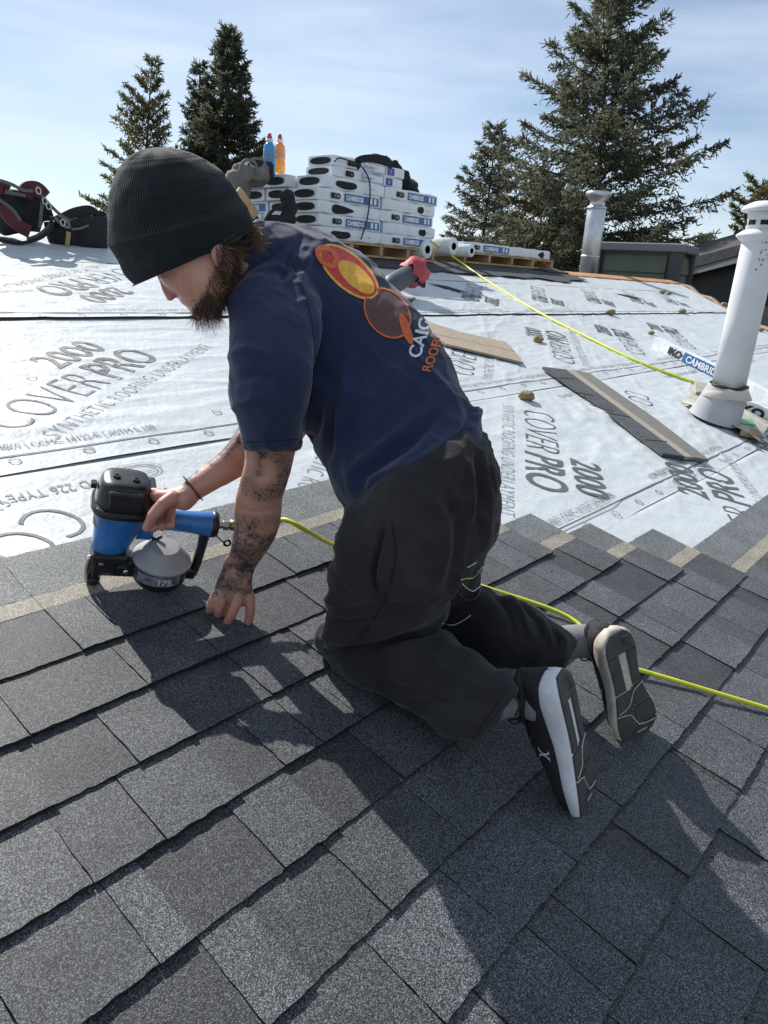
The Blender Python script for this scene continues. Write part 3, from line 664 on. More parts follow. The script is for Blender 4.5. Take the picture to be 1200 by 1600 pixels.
TROU, tco = cloth('trousers', mb, M_TROU, .0054, 5, .012, [
    ([(745,700),(752,760),(748,830)], 7, -.008), ([(757,720),(764,780),(762,840)], 6, .006), ([(730,720),(738,770),(735,810)], 7, .006), ([(765,720),(770,760)], 5, -.005),
    ([(600,820),(592,860),(584,900),(588,925)], 5, -.010), ([(610,822),(600,860),(592,900)], 4, .005),
    ([(505,935),(535,942),(580,930)], 8, .006), ([(504,965),(540,975),(590,968)], 8, -.007), ([(506,995),(545,1000),(600,990),(665,968)], 8, .007), ([(512,1022),(560,1012),(620,998),(680,985)], 6, -.010),
    ([(540,1045),(600,1020),(665,1003)], 8, .006), ([(560,1070),(640,1080),(700,1100)], 9, -.006), ([(640,1110),(690,1098),(745,1088),(772,1075)], 8, -.006), ([(660,1010),(700,1050),(760,1080)], 10, .005),
    ([(640,760),(690,800),(700,850),(680,930)], 14, .006), ([(700,780),(715,850),(700,920)], 12, -.007),
    ([(790,930),(815,955),(830,990)], 6, .008), ([(812,945),(838,968),(850,1000)], 5, -.008), ([(832,958),(858,985),(866,1012)], 5, .008), ([(850,975),(872,1000),(868,1025)], 4, -.007), ([(770,925),(792,950),(800,985)], 6, -.007), ([(870,985),(888,1008),(880,1035)], 4, .006)], 9, aniso=(8, 8, 8))
def bvh(objs):
    v = []; f = []
    for o in objs:
        off = parent_off(o.parent) + np.array(o.location); b = len(v)
        v += [Vector(p.co) + Vector(off) for p in o.data.vertices]; f += [[i + b for i in p.vertices] for p in o.data.polygons]
    return BVHTree.FromPolygons(v, f)
TS, TT = bvh([SHIRT]), bvh([TROU])
def hit(tree, x_, y_, off=.0015):
    d = Vector(P(x_, y_, 1.0) - CAMP).normalized(); l = tree.ray_cast(Vector(CAMP), d)
    return (np.array(l[0] + l[1] * off), np.array(l[1])) if l[0] is not None else (None, None)
def stick(name, tree, polys, m, parent, off=.0015):
    """flat print pressed onto a surface; polys = (verts2d, faces) in picture directions"""
    V_, F_ = polys; out = []; ok = []
    for p in V_:
        h, _ = hit(tree, p[0], p[1], off); ok.append(h is not None); out.append(h if h is not None else np.zeros(3))
    F_ = [f for f in F_ if all(ok[i] for i in f)]
    F_ = [f for f in F_ if max(np.linalg.norm(out[f[0]] - out[i]) for i in f) < .05]
    return put(name, out, F_, m, parent, True)
def disc2d(cx_, cy_, rx, ry, rot, r0=0.0, nr=6, na=48, a0=0, a1=2 * math.pi):
    V_ = []; F_ = []; c, s = math.cos(rot), math.sin(rot)
    for i in range(nr + 1):
        q = r0 + (1 - r0) * i / nr
        for j in range(na + 1):
            t_ = a0 + (a1 - a0) * j / na; X_, Y_ = rx * q * math.cos(t_), ry * q * math.sin(t_); V_.append((cx_ + X_ * c - Y_ * s, cy_ + X_ * s + Y_ * c))
    for i in range(nr):
        for j in range(na): k = i * (na + 1) + j; F_.append((k, k + 1, k + na + 2, k + na + 1))
    return V_, F_
C_ = lambda n, c: mat(n, c, rough=.6, noise=[(120, .18, 3)])
M_POR, M_PRE, M_PYE, M_PBR, M_PWH, M_PNV = C_('print_orange', (.60, .13, .035)), C_('print_red', (.52, .045, .04)), C_('print_yellow', (.75, .40, .05)), C_('print_brown', (.10, .045, .04)), C_('print_white', (.62, .66, .74)), C_('print_dark', (.035, .03, .04))
# the crest on the back: a plain round badge in the company's colours
rt_ = math.radians(42)
stick('print', TS, disc2d(545, 425, 58, 27, rt_), M_PYE, SHIRT, .0012)
stick('print', TS, disc2d(545, 425, 54, 23, rt_), M_PRE, SHIRT, .0019)
stick('print', TS, disc2d(556, 434, 36, 15, rt_), M_PYE, SHIRT, .0026)
stick('print', TS, disc2d(510, 402, 22, 14, rt_, .55), M_POR, SHIRT, .0028)
stick('print', TS, disc2d(605, 490, 42, 30, math.radians(52)), M_PBR, SHIRT, .0012)
stick('print', TS, disc2d(605, 490, 44, 32, math.radians(52), .93), M_POR, SHIRT, .0018)
stick('print', TS, disc2d(634, 515, 26, 7, math.radians(70)), M_POR, SHIRT, .0022)
def letters_px(body, size, x0, y0, ax, ay, m, bold=0.0, xs=1.0):
    vt, fs = text2d(body, 1.0, xs, bold, .12)
    ax, ay = np.array(ax, float), np.array(ay, float)
    q = np.array([x0, y0]) + vt[:, :1] * ax * size + vt[:, 1:2] * ay * size
    return stick('lettering', TS, (q.tolist(), fs), m, SHIRT, .0024)
_l1 = letters_px('CAIG', 40, 655, 562, (.20, -.66), (-.66, -.16), M_PWH, .02)
_l2 = letters_px('ROOFING', 27, 672, 582, (.22, -.62), (-.74, -.10), M_POR, .02)
_l1['kind'] = 'stuff'; _l2['kind'] = 'stuff'
# beanie: knitted in ribs, cuff folded up
mb = MB(); BZ = 1.295
rows = [(214,438,388,362,.083),(211,443,392,362,.088),(196,428,394,352,.094),(182,404,390,340,.097),(170,386,386,330,.099),(168,378,383,322,.0975),(168,362,372,308,.098),(168,330,360,288,.101),(174,296,342,266,.100),(186,268,318,250,.092),(203,247,292,239,.077),(222,235,268,232,.055),(238,231,254,230,.025),(245,230,248,230,.004)]
rings, rr_ = loft(None, [(a, b, c, d, BZ, t_) for a, b, c, d, t_ in rows], n=560, sub=16, e=.97, ret=True)
nr_, na_ = rings.shape[:2]; cen = rings.mean(1, keepdims=True); out_ = nrm(rings - cen)
seglen = np.linalg.norm(np.diff(rings[:, 0], axis=0), axis=1); arc = np.r_[0, np.cumsum(np.maximum(seglen, .0005))]
ang_ = np.arange(na_) / na_ * 2 * np.pi; fade = np.clip((nr_ - 10 - np.arange(nr_)) / 40, 0, 1)[:, None]
rib = np.abs(np.sin(ang_ * 70 + .15 * np.sin(ang_ * 11)))[None, :]; purl = .5 + .5 * np.sin(arc[:, None] / .0046 * 2 * np.pi + (np.arange(na_) // 4 % 2)[None] * np.pi)
disp = (.0009 * rib + .0017 * purl * rib) * fade * (1 + .25 * vnoise(rings[..., 0] * 60, rings[..., 1] * 60, rings[..., 2] * 60))
low = fbm(rings[..., 0] * 9, rings[..., 1] * 9, rings[..., 2] * 9, 3) * .0045
gath = np.exp(-(((np.arange(nr_) - nr_ * .86) / 16) ** 2))[:, None] * .004 * np.sin(ang_ * 9)[None]
rings = rings + out_ * (disp + low * fade + gath)[..., None]
mb.grid(rings, True); inn = rings[0] * .93 + cen[0] * .07 + nrm(cen[20] - cen[0]) * .02
mb.grid([inn, rings[0]], True)
BEAN = mb.build('beanie', M_KNIT, PERS, True)
# hair and beard as separate strands
def strands(name, roots, dirs, ln, w, m, parent, grav=.3, seed=1, curl=.25):
    r_ = np.random.default_rng(seed); n = len(roots); k = 4
    d = nrm(np.asarray(dirs) + r_.normal(0, .28, (n, 3))); L_ = ln * r_.uniform(.45, 1.15, n)
    cu = r_.normal(0, curl, (n, 3)); pts = [np.asarray(roots, float)]
    for i in range(k):
        d = nrm(d + np.array([0, 0, -grav / k]) + cu / k * (1 + i * .5)); pts.append(pts[-1] + d * (L_ / k)[:, None])
    side = nrm(np.cross(d, r_.normal(0, 1, (n, 3)))); V_ = []
    for i, p in enumerate(pts):
        ww = w * (1 - i / k) * r_.uniform(.7, 1.3, n); V_ += [p - side * ww[:, None], p + side * ww[:, None]]
    V_ = np.stack(V_, 1).reshape(-1, 3); b = (np.arange(n) * (2 * (k + 1)))[:, None]
    F_ = np.concatenate([b + np.array([2 * i, 2 * i + 1, 2 * i + 3, 2 * i + 2]) for i in range(k)], 0)
    return put(name, V_, F_, m, parent)
ru = np.random.default_rng(11)
msk = (bz > 1.18) & (bz < 1.42) & (y > 405) & (x > 262) & (x < 372) & (y < 490)
edge_ = y - (452 + (302 - x) * .10)                     # cheek line: beard grows below a line from the ear to the moustache
line_y = np.interp(x, [262, 292, 304, 316, 328, 342, 372], [500, 482, 476, 462, 436, 420, 432])
idx = np.where(msk & (y > line_y) & (x > 303))[0]; idx = ru.choice(idx, 3800)
dn = nrm(P(300, 540, HZ) - P(318, 460, HZ)) * 0; down_img = nrm(P(322, 560, HZ) - P(316, 460, HZ))
jit = ru.normal(0, .0016, (len(idx), 3))
tip = np.exp(-((x[idx] - 322) / 17) ** 2)
strands('beard', bco[idx] + jit, bno[idx] * .55 + down_img * (.55 + .9 * tip)[:, None], .014 + .048 * tip * (y[idx] > 455), .00042, M_HAIR, PERS, .25, 3, .35)
idx = np.where(msk & (y > line_y - 10) & (x > 290) & (y < 470))[0]; idx = ru.choice(idx, 1500)
strands('sideburn', bco[idx], bno[idx] * .35 + down_img * .9, .012, .00035, M_HAIR, PERS, .2, 5, .3)
idx = np.where((bz > 1.2) & (bz < 1.45) & (x > 340) & (x < 405) & (y < 400) & (y > 345))[0]; idx = ru.choice(idx, 1200)
back_img = nrm(P(430, 395, HZ) - P(380, 360, HZ))
strands('nape_hair', bco[idx], bno[idx] * .7 + back_img * .9, .045, .00045, M_HAIR2, PERS, .3, 6, .5)
idx = ru.choice(np.where((bz > 1.18) & (bz < 1.32) & (x > 335) & (x < 375) & (y < 440) & (y > 370))[0], 1400)
strands('nape_hair', bco[idx], bno[idx] * .3 + nrm(P(385, 420, HZ) - P(360, 380, HZ)) * .9, .03, .0004, M_HAIR, PERS, .3, 8, .4)
tt_ = ru.uniform(0, 1, (420, 1)); rt2 = P(384, 350, 1.30) * (1 - tt_) + P(399, 380, 1.285) * tt_ + ru.normal(0, .006, (420, 3))
strands('nape_hair', rt2, np.tile(nrm(P(432, 368, 1.30) - P(392, 362, 1.30)), (420, 1)), .036, .0004, M_HAIR2, PERS, .35, 12, .5)
# bracelets
mb = MB(); th = np.linspace(0, 2 * np.pi, 25); c0 = (P(293, 745, 1.488) + P(313, 783, 1.492)) / 2; a0 = (P(291, 744, 1.488) - P(315, 775, 1.492)) / 2 * 1.12; d0 = nrm(c0 - CAMP) * .029
tube(mb, [c0 + a0 * math.cos(q) + d0 * math.sin(q) for q in th], .0016, 6, False); mb.build('cord_bracelet', mat('red_cord', (.22, .02, .02)), PERS, True)
mb = MB(); c0 = c0 + (P(294, 750, 1.49) - P(297, 752, 1.49)); tube(mb, [c0 + a0 * 1.0 * math.cos(q) + d0 * .98 * math.sin(q) for q in th], .0014, 6, False); mb.build('cord_bracelet', M_BLKF, PERS, True)
# pocket welt and loose coloured threads at the back pocket
def cord(name, pts, r, m, parent, n=5, sub=5): mb = MB(); tube(mb, catmull(pts, sub), r, n); return mb.build(name, m, parent, True)
for pts, c in (([(718,905),(738,900),(752,884)], (.6,.6,.1)), ([(720,912),(735,922),(746,918),(750,905)], (.7,.7,.75)), ([(716,925),(730,938),(745,936),(752,920)], (.25,.05,.05)), ([(690,972),(706,976),(722,970),(736,962)], (.7,.7,.75)), ([(728,885),(742,877)], (.6,.6,.7)), ([(745,890),(754,905),(748,915)], (.35,.25,.6))):
    q = [];
    for a_, b_ in catmull(pts, 3):
        h, nn_ = hit(TT, a_, b_, .004)
        if h is not None: q.append(h)
    if len(q) > 2: cord('loose_thread', q, .0011, mat('thread', c, rough=.6), TROU, 5, 2)
cord('drawstring', [P(768,1062,1.24)+0*1, P(800,1085,1.238), P(812,1100,1.24), P(806,1118,1.245)][1:], .0022, M_BLKF, TROU)
# slanted side pocket, hem seams
crs = catmull([(606,824),(600,846),(590,880),(584,912),(588,922),(596,905),(602,880),(607,850)], 3).tolist()
stick('pocket_opening', TT, (crs, [(i, (i + 1) % len(crs), len(crs) - 2 - i) for i in range(len(crs) // 2 - 1)]), M_BLACK, TROU, .0015)
def seam(tree, pts, w, m, parent, name='seam'):
    q = []
    for a_, b_ in catmull(pts, 5):
        h, nn_ = hit(tree, a_, b_, .0006)
        if h is not None and (not q or np.linalg.norm(h - q[-1]) < .06): q.append(h)
    if len(q) > 2: cord(name, q, w, m, parent, 4, 1)
M_SMT = mat('trouser_seam', (.012, .012, .012), rough=.9); M_SMS = mat('shirt_seam', (.010, .014, .034), rough=.9)
seam(TT, [(612,815),(618,870),(600,940),(560,1000),(530,1030)], .0012, M_SMT, TROU)
seam(TT, [(745,1142),(768,1112),(796,1070)], .0012, M_SMT, TROU)
seam(TS, [(381,690),(400,690),(430,688),(466,686)], .0010, M_SMS, SHIRT)
seam(TS, [(474,690),(484,640),(492,560),(482,480),(458,410)], .0012, M_SMS, SHIRT)
seam(TS, [(552,790),(600,796),(660,782),(710,742),(744,690)], .0010, M_SMS, SHIRT)
# ------------------------------------------------------------------ shoes
M_UPR = mat('black_mesh_upper', (0.012, 0.012, 0.014), rough=.8, bump=[(420, .7, .0015)], noise=[(80, .25, 2)])
M_MID = mat('white_foam', (0.66, 0.67, 0.70), rough=.5, noise=[(14, .10, 5), (90, .06, 3)], bump=[(40, .2, .003)])
M_MIDB = mat('worn_cream_foam', (0.50, 0.46, 0.38), rough=.6, noise=[(14, .2, 5), (90, .15, 3)], bump=[(60, .35, .003)])
M_OUT = mat('dark_rubber', (0.045, 0.045, 0.050), rough=.62, noise=[(30, .25, 4)], bump=[(260, .3, .001)])
def shoe(toe, heel, out_n, mirror, mid_m, label, shin, wf):
    """toe, heel: world points on the sole line; out_n: outward direction of the tread"""
    toe, heel = np.asarray(toe), np.asarray(heel); xa = toe - heel; Ls = np.linalg.norm(xa); xa /= Ls
    za = -nrm(out_n); za = nrm(za - xa * (za @ xa)); ya = np.cross(za, xa) * mirror
    LL = .292; sc = Ls / LL
    T = lambda x_, y_, z_: heel + (xa * x_ + ya * y_ + za * z_) * sc
    root = bpy.data.objects.new('shoe', None); COL.objects.link(root); root.parent = PERS; root.location = np.array(T(.1, 0, .03)) - parent_off(PERS)
    if label: root['label'] = label
    xs = np.array([0, .006, .02, .05, .09, .13, .17, .205, .235, .26, .278, .289, .292]); lat = np.array([.006, .020, .030, .034, .033, .033, .038, .044, .044, .038, .028, .014, .004]); med = np.array([.006, .020, .029, .032, .027, .025, .033, .043, .046, .043, .033, .018, .005])
    rock = np.array([.012, .008, .003, .001, 0, 0, 0, 0, .002, .007, .013, .019, .021]); top = np.array([.030, .034, .038, .040, .036, .031, .028, .026, .024, .025, .028, .031, .031])
    xi = np.linspace(0, .292, 60); la, me_, ro, tp = (np.interp(xi, xs, q) for q in (lat, med, rock, top))
    la = la * wf; me_ = me_ * wf
    k_ = np.array([.25, .5, .25])
    for _ in range(4):
        for q in (la, me_, ro, tp): q[1:-1] = np.convolve(q, k_, 'same')[1:-1]
    mb = MB(); rings = []
    for i, x_ in enumerate(xi):
        a_, b_ = la[i], me_[i]; flare = 1.04
        wob = .0012 * math.sin(i * .5)
        sec = [(-b_ * .96, ro[i]), (-b_ * flare, ro[i] + .006), (-b_ * 1.05 - wob, (ro[i] + tp[i]) * .5), (-b_ * .99, tp[i] - .003), (-b_ * .90, tp[i]), (0, tp[i] - .004), (a_ * .90, tp[i]), (a_ * .99, tp[i] - .003), (a_ * 1.05 + wob, (ro[i] + tp[i]) * .5), (a_ * flare, ro[i] + .006), (a_ * .96, ro[i]), (0, ro[i])]
        rings.append([T(x_, p, q) for p, q in sec])
    mb.grid(rings, True); nn_ = len(rings); mb.f += [tuple(range(12))[::-1], tuple((nn_ - 1) * 12 + j for j in range(12))]; mb.mi += [0, 0]
    so_ = mb.build('midsole', mid_m, root, True)
    # tread: separate rubber pads with a slot down the middle
    def pad(x0, x1, y0f, y1f, name='tread_pad', inset=.90):
        n = max(3, int((x1 - x0) / .006)); g0 = []; g1 = []
        for x_ in np.linspace(x0, x1, n):
            a_, b_, r_ = np.interp(x_, xi, la) * inset, np.interp(x_, xi, me_) * inset, np.interp(x_, xi, ro)
            y0 = -b_ * y0f if y0f >= 0 else a_ * -y0f; y1 = a_ * y1f if y1f >= 0 else -b_ * -y1f
            ys = np.linspace(y0, y1, 5)
            g0.append([T(x_, q, r_ - .0035) for q in ys]); g1.append([T(x_, q, r_ + .001) for q in ys])
        m_ = MB(); rings_ = [a + b[::-1] for a, b in zip(g0, g1)]; m_.grid(rings_, True); k2 = len(rings_[0]); m_.f += [tuple(range(k2))[::-1], tuple((n - 1) * k2 + j for j in range(k2))]; m_.mi += [0, 0]
        m_.build(name, M_OUT, root)
    pad(.006, .052, 1, 1)                                   # heel
    pad(.054, .140, 1, -.30); pad(.054, .140, -.30, 1)      # both sides of the slot
    pad(.142, .186, 1, -.1); pad(.146, .190, .02, 1); pad(.190, .240, 1, .05); pad(.194, .244, -.12, 1); pad(.244, .284, 1, 1)
    for j in range(5):
        m_ = MB(); tube(m_, [T(.018 + j * .006, -.020 - j * .001, -.0042), T(.014 + j * .006, -.004, -.0046)], .0011, 5); m_.build('tread_rib', M_OUT, root)
    for gl in ([(.190,.042),(.202,.012),(.238,-.002),(.250,-.040)], [(.140,-.028),(.150,-.004),(.178,.010),(.186,.036)], [(.262,-.020),(.258,.004)]):
        cord('tread_groove', [T(a_, b_ * wf * .93, np.interp(a_, xi, ro) - .0040) for a_, b_ in gl], .0013, M_MIDB, root, 4, 2)
    # upper
    mb = MB(); xu = np.linspace(.004, .286, 26); hh = np.interp(xu, [0, .02, .05, .09, .12, .16, .20, .24, .27, .286], [.082, .094, .088, .086, .088, .080, .066, .056, .048, .036]); rings = []
    for x_, h_ in zip(xu, hh):
        a_, b_, t_ = np.interp(x_, xi, la) * .93, np.interp(x_, xi, me_) * .93, np.interp(x_, xi, tp); rr2 = []
        for q in np.linspace(0, np.pi, 15):
            c, s_ = math.cos(q), math.sin(q); c = math.copysign(abs(c) ** .75, c); w_ = (a_ if c > 0 else b_) * (1 - .34 * s_ ** 2 * np.clip((h_ - .05) / .03, 0, 1))
            rr2.append(T(x_, c * w_, t_ - .006 + (h_ - t_ + .006) * abs(s_) ** .8))
        rings.append(rr2 + [T(x_, 0, t_ - .008)])
    mb.grid(rings, True); k2 = 16; mb.f += [tuple(range(k2))[::-1], tuple((len(rings) - 1) * k2 + j for j in range(k2))]; mb.mi += [0, 0]
    up_ = mb.build('upper', M_UPR, root, True)
    # padded collar and sock
    cc = [T(.056 + .046 * math.cos(q), .030 * math.sin(q), .080 + .006 * math.cos(2 * q) + .006 * math.cos(q)) for q in np.linspace(0, 2 * np.pi, 25)]
    mb = MB(); tube(mb, cc, .0075, 8, False); mb.build('padded_collar', M_UPR, root, True)
    mb = MB(); tube(mb, catmull([T(.072, 0, .05), T(.060, 0, .085), T(.056, 0, .105) * .5 + shin * .5, shin], 3), .036, 18); mb.build('sock', mat('grey_sock', (.20, .20, .22), rough=.95, bump=[(400, .5, .001)]), root, True)
    # laces and bow
    for j in range(5):
        x_ = .105 + j * .018; z_ = np.interp(x_, xu, hh) + .002; w_ = .019 - j * .001
        for sgn in (-1, 1): cord('lace', [T(x_, -w_ * sgn, z_ - .006), T(x_ + .004, 0, z_ - .001), T(x_ + .010, w_ * sgn, z_ - .007)], .0020, M_BLKF, root)
    for sgn in (-1, 1):
        cord('lace', [T(.10, 0, .094), T(.098, .015 * sgn, .104), T(.088, .032 * sgn, .106), T(.094, .034 * sgn, .094), T(.10, .012 * sgn, .094)], .0017, M_BLKF, root)
    # emblem: two facing arcs with flared ends and a bar, near side and heel
    def emblem(cx_, cz_, size, basis, m):
        V_ = []; F_ = []
        for sgn in (-1, 1):
            for i, q in enumerate(np.linspace(-1, 1, 13)):
                y0 = sgn * (.12 + .26 * (1 - q * q)) if False else sgn * (.42 - .34 * (1 - q * q)); w_ = .17 + .22 * abs(q) ** 3
                V_ += [(q * .85, y0 - w_ * .5), (q * .85, y0 + w_ * .5)]
            b0 = len(V_) - 26; F_ += [(b0 + 2 * i, b0 + 2 * i + 2, b0 + 2 * i + 3, b0 + 2 * i + 1) for i in range(12)]
        put('emblem', [basis(a_ * size, b_ * size) for a_, b_ in V_], F_, m, root)
    M_EM = mat('emblem_silver', (.62, .62, .64), rough=.4)
    emblem(0, 0, .0115, lambda a_, b_: T(.024 + b_ * 1.0, a_ * .95, ro[4] - .0058 + .004), M_EM)
    sd = -1 if mirror > 0 else -1
    tr = bvh([up_])
    def side_(a_, b_):
        o_ = T(.150 + b_, .09, .052 + a_ * .8); l = tr.ray_cast(Vector(o_), Vector(-ya)); l2 = l[0]
        return np.array(l2) + ya * .0014 if l2 is not None else T(.150 + b_, .036, .052 + a_)
    emblem(0, 0, .017, side_, M_EM)
    return T
def uvw(a): return W(*a)
TL = shoe(P(927, 1274, 1.318), P(880, 1047, 1.245), W(.14, -.87, .44), 1, M_MID, None, P(768, 1098, 1.305), 1.12)
TR = shoe(P(1004, 1163, 1.525), P(964, 987, 1.435), W(-.44, -.68, .52), 1, M_MIDB, 'shoe with the cream-stained midsole', P(855, 1010, 1.505), 1.30)
# ------------------------------------------------------------------ nail gun held in the right hand
M_BLU = mat('blue_painted_metal', (0.024, 0.16, 0.46), rough=.38, coat=.2, noise=[(18, .22, 5), (120, .15, 3)], bump=[(60, .08, .002)])
M_GUN = mat('black_gun_parts', (0.014, 0.014, 0.016), rough=.36, noise=[(40, .3, 3)], bump=[(200, .2, .001)])
M_CAN = mat('grey_magazine_lid', (0.30, 0.30, 0.305), rough=.45, noise=[(30, .12, 4)])
M_BRASS = mat('brass', (.30, .22, .11), rough=.4, metal=.8, noise=[(60, .25, 3)])
M_CHR = mat('bright_steel', (.55, .55, .55), rough=.25, metal=1)
UN = np.array([0, -ST, CT]); UVX = lambda a, b, c=0.0: np.array([a, b * CT - c * ST, b * ST + c * CT])
GB = W(.722, 1.200, .010)                    # foot of the barrel axis
HD = nrm(UVX(.172, -.082)); HS = np.cross(UN, HD)      # along the handle, and sideways
G = lambda x_, y_, z_: GB + HD * x_ + HS * y_ + UN * z_
NG = empty('nail_gun', W(.70, 1.21, 0.02), 'blue pneumatic coil nail gun with a black cap, held in the right hand', 'nail gun')
def squircle(mb, rows, n=40, e=.62):
    th = np.arange(n) * 2 * np.pi / n; c = np.sign(np.cos(th)) * abs(np.cos(th)) ** e; s_ = np.sign(np.sin(th)) * abs(np.sin(th)) ** e
    rings_ = [[G(x0 + a * c[j], y0 + b * s_[j], z) for j in range(n)] for x0, y0, a, b, z in rows]
    mb.grid(rings_, True); k = len(rings_); o = len(mb.v) - k * n; mb.f += [tuple(o + j for j in range(n))[::-1], tuple(o + (k - 1) * n + j for j in range(n))]; mb.mi += [mb.cur] * 2
mb = MB(); squircle(mb, [(-.020, 0, .012, .012, .096), (-.016, 0, .034, .034, .098), (-.015, 0, .037, .038, .104), (-.009, 0, .043, .044, .130), (-.004, 0, .049, .050, .158), (0, 0, .054, .054, .185), (0, 0, .055, .055, .214), (0, 0, .01, .01, .214)], 44, .85); mb.build('body', M_BLU, NG, True)
mb = MB()
squircle(mb, [(0, 0, .050, .050, .196), (0, 0, .058, .057, .198), (0, 0, .060, .059, .206), (0, 0, .0565, .0555, .212), (0, 0, .054, .053, .246), (0, 0, .050, .049, .262), (0, 0, .044, .043, .270), (0, 0, .030, .030, .2725), (0, 0, .01, .01, .273)])
cap_ = mb.build('cylinder_cap', M_GUN, NG, True)
mb = MB(); box(mb, G(.052, 0, .235), HD * .006, HS * .032, UN * .026, .004); box(mb, G(0, -.050, .235), HD * .032, HS * .006, UN * .026, .004); mb.cur = 0
for q in ((.018, -.012), (-.020, -.004)):
    m_ = MB(); lathe(m_, G(q[0], q[1], .272), UN, [(.0075, 0), (.0075, .005), (.004, .0052), (.003, .001)], 14); m_.build('cap_screw', M_BLK, cap_)
for c_, a_, b_ in ((G(.053, 0, .236), HD * .008, HS * .033), (G(0, -.052, .236), HD * .034, HS * .008)):
    m_ = MB(); box(m_, c_, a_, b_, UN * .027, .004); m_.build('cap_rib', M_GUN, cap_)
m_ = MB(); squircle(m_, [(0, -.006, .063, .060, .205), (0, -.006, .065, .062, .212), (0, -.006, .063, .060, .220)]); m_.build('cap_band', M_GUN, cap_)
m_ = MB(); box(m_, G(-.061, .012, .242), HD * .006, HS * .010, UN * .006, .002); m_.build('exhaust_tab', M_GUN, cap_)
# handle
mb = MB(); hz = .178
tube(mb, catmull([G(.03, 0, hz + .004), G(.07, 0, hz + .003), (G(.10, 0, hz)), G(.14, 0, hz - .001), G(.178, 0, hz - .002), G(.194, 0, hz - .002)], 3), catmull([[.031], [.027], [.024], [.0245], [.028], [.029]], 3)[:, 0], 22); mb.build('handle', M_BLU, NG, True)
mb = MB(); lathe(mb, G(.194, 0, hz - .002), HD, [(.030, -.004), (.0305, .006), (.027, .011), (.014, .012), (.01, .012)], 24); mb.build('handle_end_cap', M_BLK, NG, True)
mb = MB(); lathe(mb, G(.204, 0, hz - .002), HD, [(.009, 0), (.009, .014), (.012, .014), (.012, .026), (.008, .028)], 6); mb.build('air_fitting', M_CHR, NG)
mb = MB(); lathe(mb, G(.232, 0, hz - .001), HD + UN * .05, [(.008, 0), (.0125, .002), (.0125, .018), (.0105, .02), (.0105, .040), (.0125, .042), (.0125, .052), (.009, .054)], 18); mb.build('brass_coupler', M_BRASS, NG, True)
mb = MB(); q0 = G(.204, -.018, hz - .02); tube(mb, [q0, q0 + HD * .012 - UN * .012, q0 + HD * .020 - UN * .016], .0016, 6); cc = q0 + HD * .028 - UN * .018
tube(mb, [cc + .007 * (HD * math.cos(t) + UN * math.sin(t)) for t in np.linspace(0, 2 * np.pi, 17)], .0028, 6, False); mb.build('hanging_ring', M_BLK, NG, True)
# trigger and guard
mb = MB(); tube(mb, catmull([G(.058, 0, .150), G(.066, 0, .132), G(.078, 0, .126), G(.09, 0, .134)], 3), .004, 8); mb.build('trigger', M_BLK, NG, True)
mb = MB(); box(mb, G(.050, 0, .150), HD * .02, HS * .016, UN * .022, .006); mb.build('trigger_housing', M_BLU, NG, True)
# nose, foot and feed
mb = MB(); box(mb, G(-.012, 0, .083), HD * .040, HS * .034, UN * .012, .006); mb.build('nose_flange', M_GUN, NG)
mb = MB(); tube(mb, [G(-.030, 0, .085), G(-.036, 0, .04), G(-.040, 0, .016)], [.021, .017, .013], 14); mb.build('nose', M_GUN, NG, True)
mb = MB(); tube(mb, catmull([G(-.052, -.012, .080), G(-.056, -.012, .045), G(-.052, -.008, .014), G(-.044, -.002, .006)], 3), .0045, 8); mb.build('contact_rod', M_CHR, NG, True)
mb = MB(); lathe(mb, G(-.040, 0, .003), UN, [(.010, 0), (.0155, .002), (.0155, .014), (.012, .018)], 16); mb.build('contact_foot', M_BLK, NG, True)
mb = MB(); box(mb, G(.000, -.004, .060), HD * .048, HS * .020, UN * .026, .006); box(mb, G(-.022, -.006, .070), HD * .026, HS * .026, UN * .026, .006); box(mb, G(.020, -.016, .052), HD * .030, HS * .012, UN * .014, .004); mb.build('feed_channel', M_GUN, NG)
for c_, r_ in ((G(.03, -.020, .072), .009), (G(.052, -.018, .066), .007), (G(.024, -.020, .052), .006), (G(-.028, -.024, .074), .006)):
    m_ = MB(); lathe(m_, c_, -HS, [(r_, 0), (r_, .008), (r_ * .6, .010)], 12); m_.build('bolt', M_CHR if r_ < .0065 else M_GUN, NG)
# magazine drum
mg = G(.094, -.010, .014); ax_ = nrm(UN + HS * -.10 + HD * .03)
mb = MB(); lathe(mb, mg + UN * .010, ax_, [(.01, .0), (.040, .001), (.052, .008), (.060, .022), (.062, .058), (.060, .062), (.02, .062)], 56); drum = mb.build('magazine', M_GUN, NG)
mb = MB(); lathe(mb, mg + UN * .010, ax_, [(.063, .061), (.0635, .066), (.061, .069), (.050, .082), (.034, .097), (.031, .0985), (.012, .0990), (.001, .0985)], 64); mb.build('magazine_lid', M_CAN, NG)
mb = MB(); th = np.linspace(-2.5, -.9, 24)
gg = [[mg + UN * .010 + ax_ * h_ + .0626 * (HD * math.cos(t) + HS * math.sin(t)) for t in th] for h_ in (.026, .040, .052)]
mb.grid(gg); mb.build('magazine_label', mat('grey_label', (.16, .17, .20), rough=.45, noise=[(60, .6, 2)]), drum)
vt, fs = text2d('175', .022, 1.0, .0006, .006)
put('label_print', [mg + UN * .010 + ax_ * (.030 + b_) + .0630 * (HD * math.cos(-1.75 + a_ / .0626) + HS * math.sin(-1.75 + a_ / .0626)) for a_, b_, _ in vt], fs, mat('label_white', (.6, .6, .62)), drum)
mb = MB(); tube(mb, [G(.180, -.002, hz - .014), G(.180, -.004, .125), G(.176, -.006, .075), G(.168, -.008, .045)], [.014, .011, .011, .013], 8); box(mb, G(.158, -.008, .050), HD * .016, HS * .016, UN * .012, .003); mb.build('rear_bracket', M_GUN, NG)
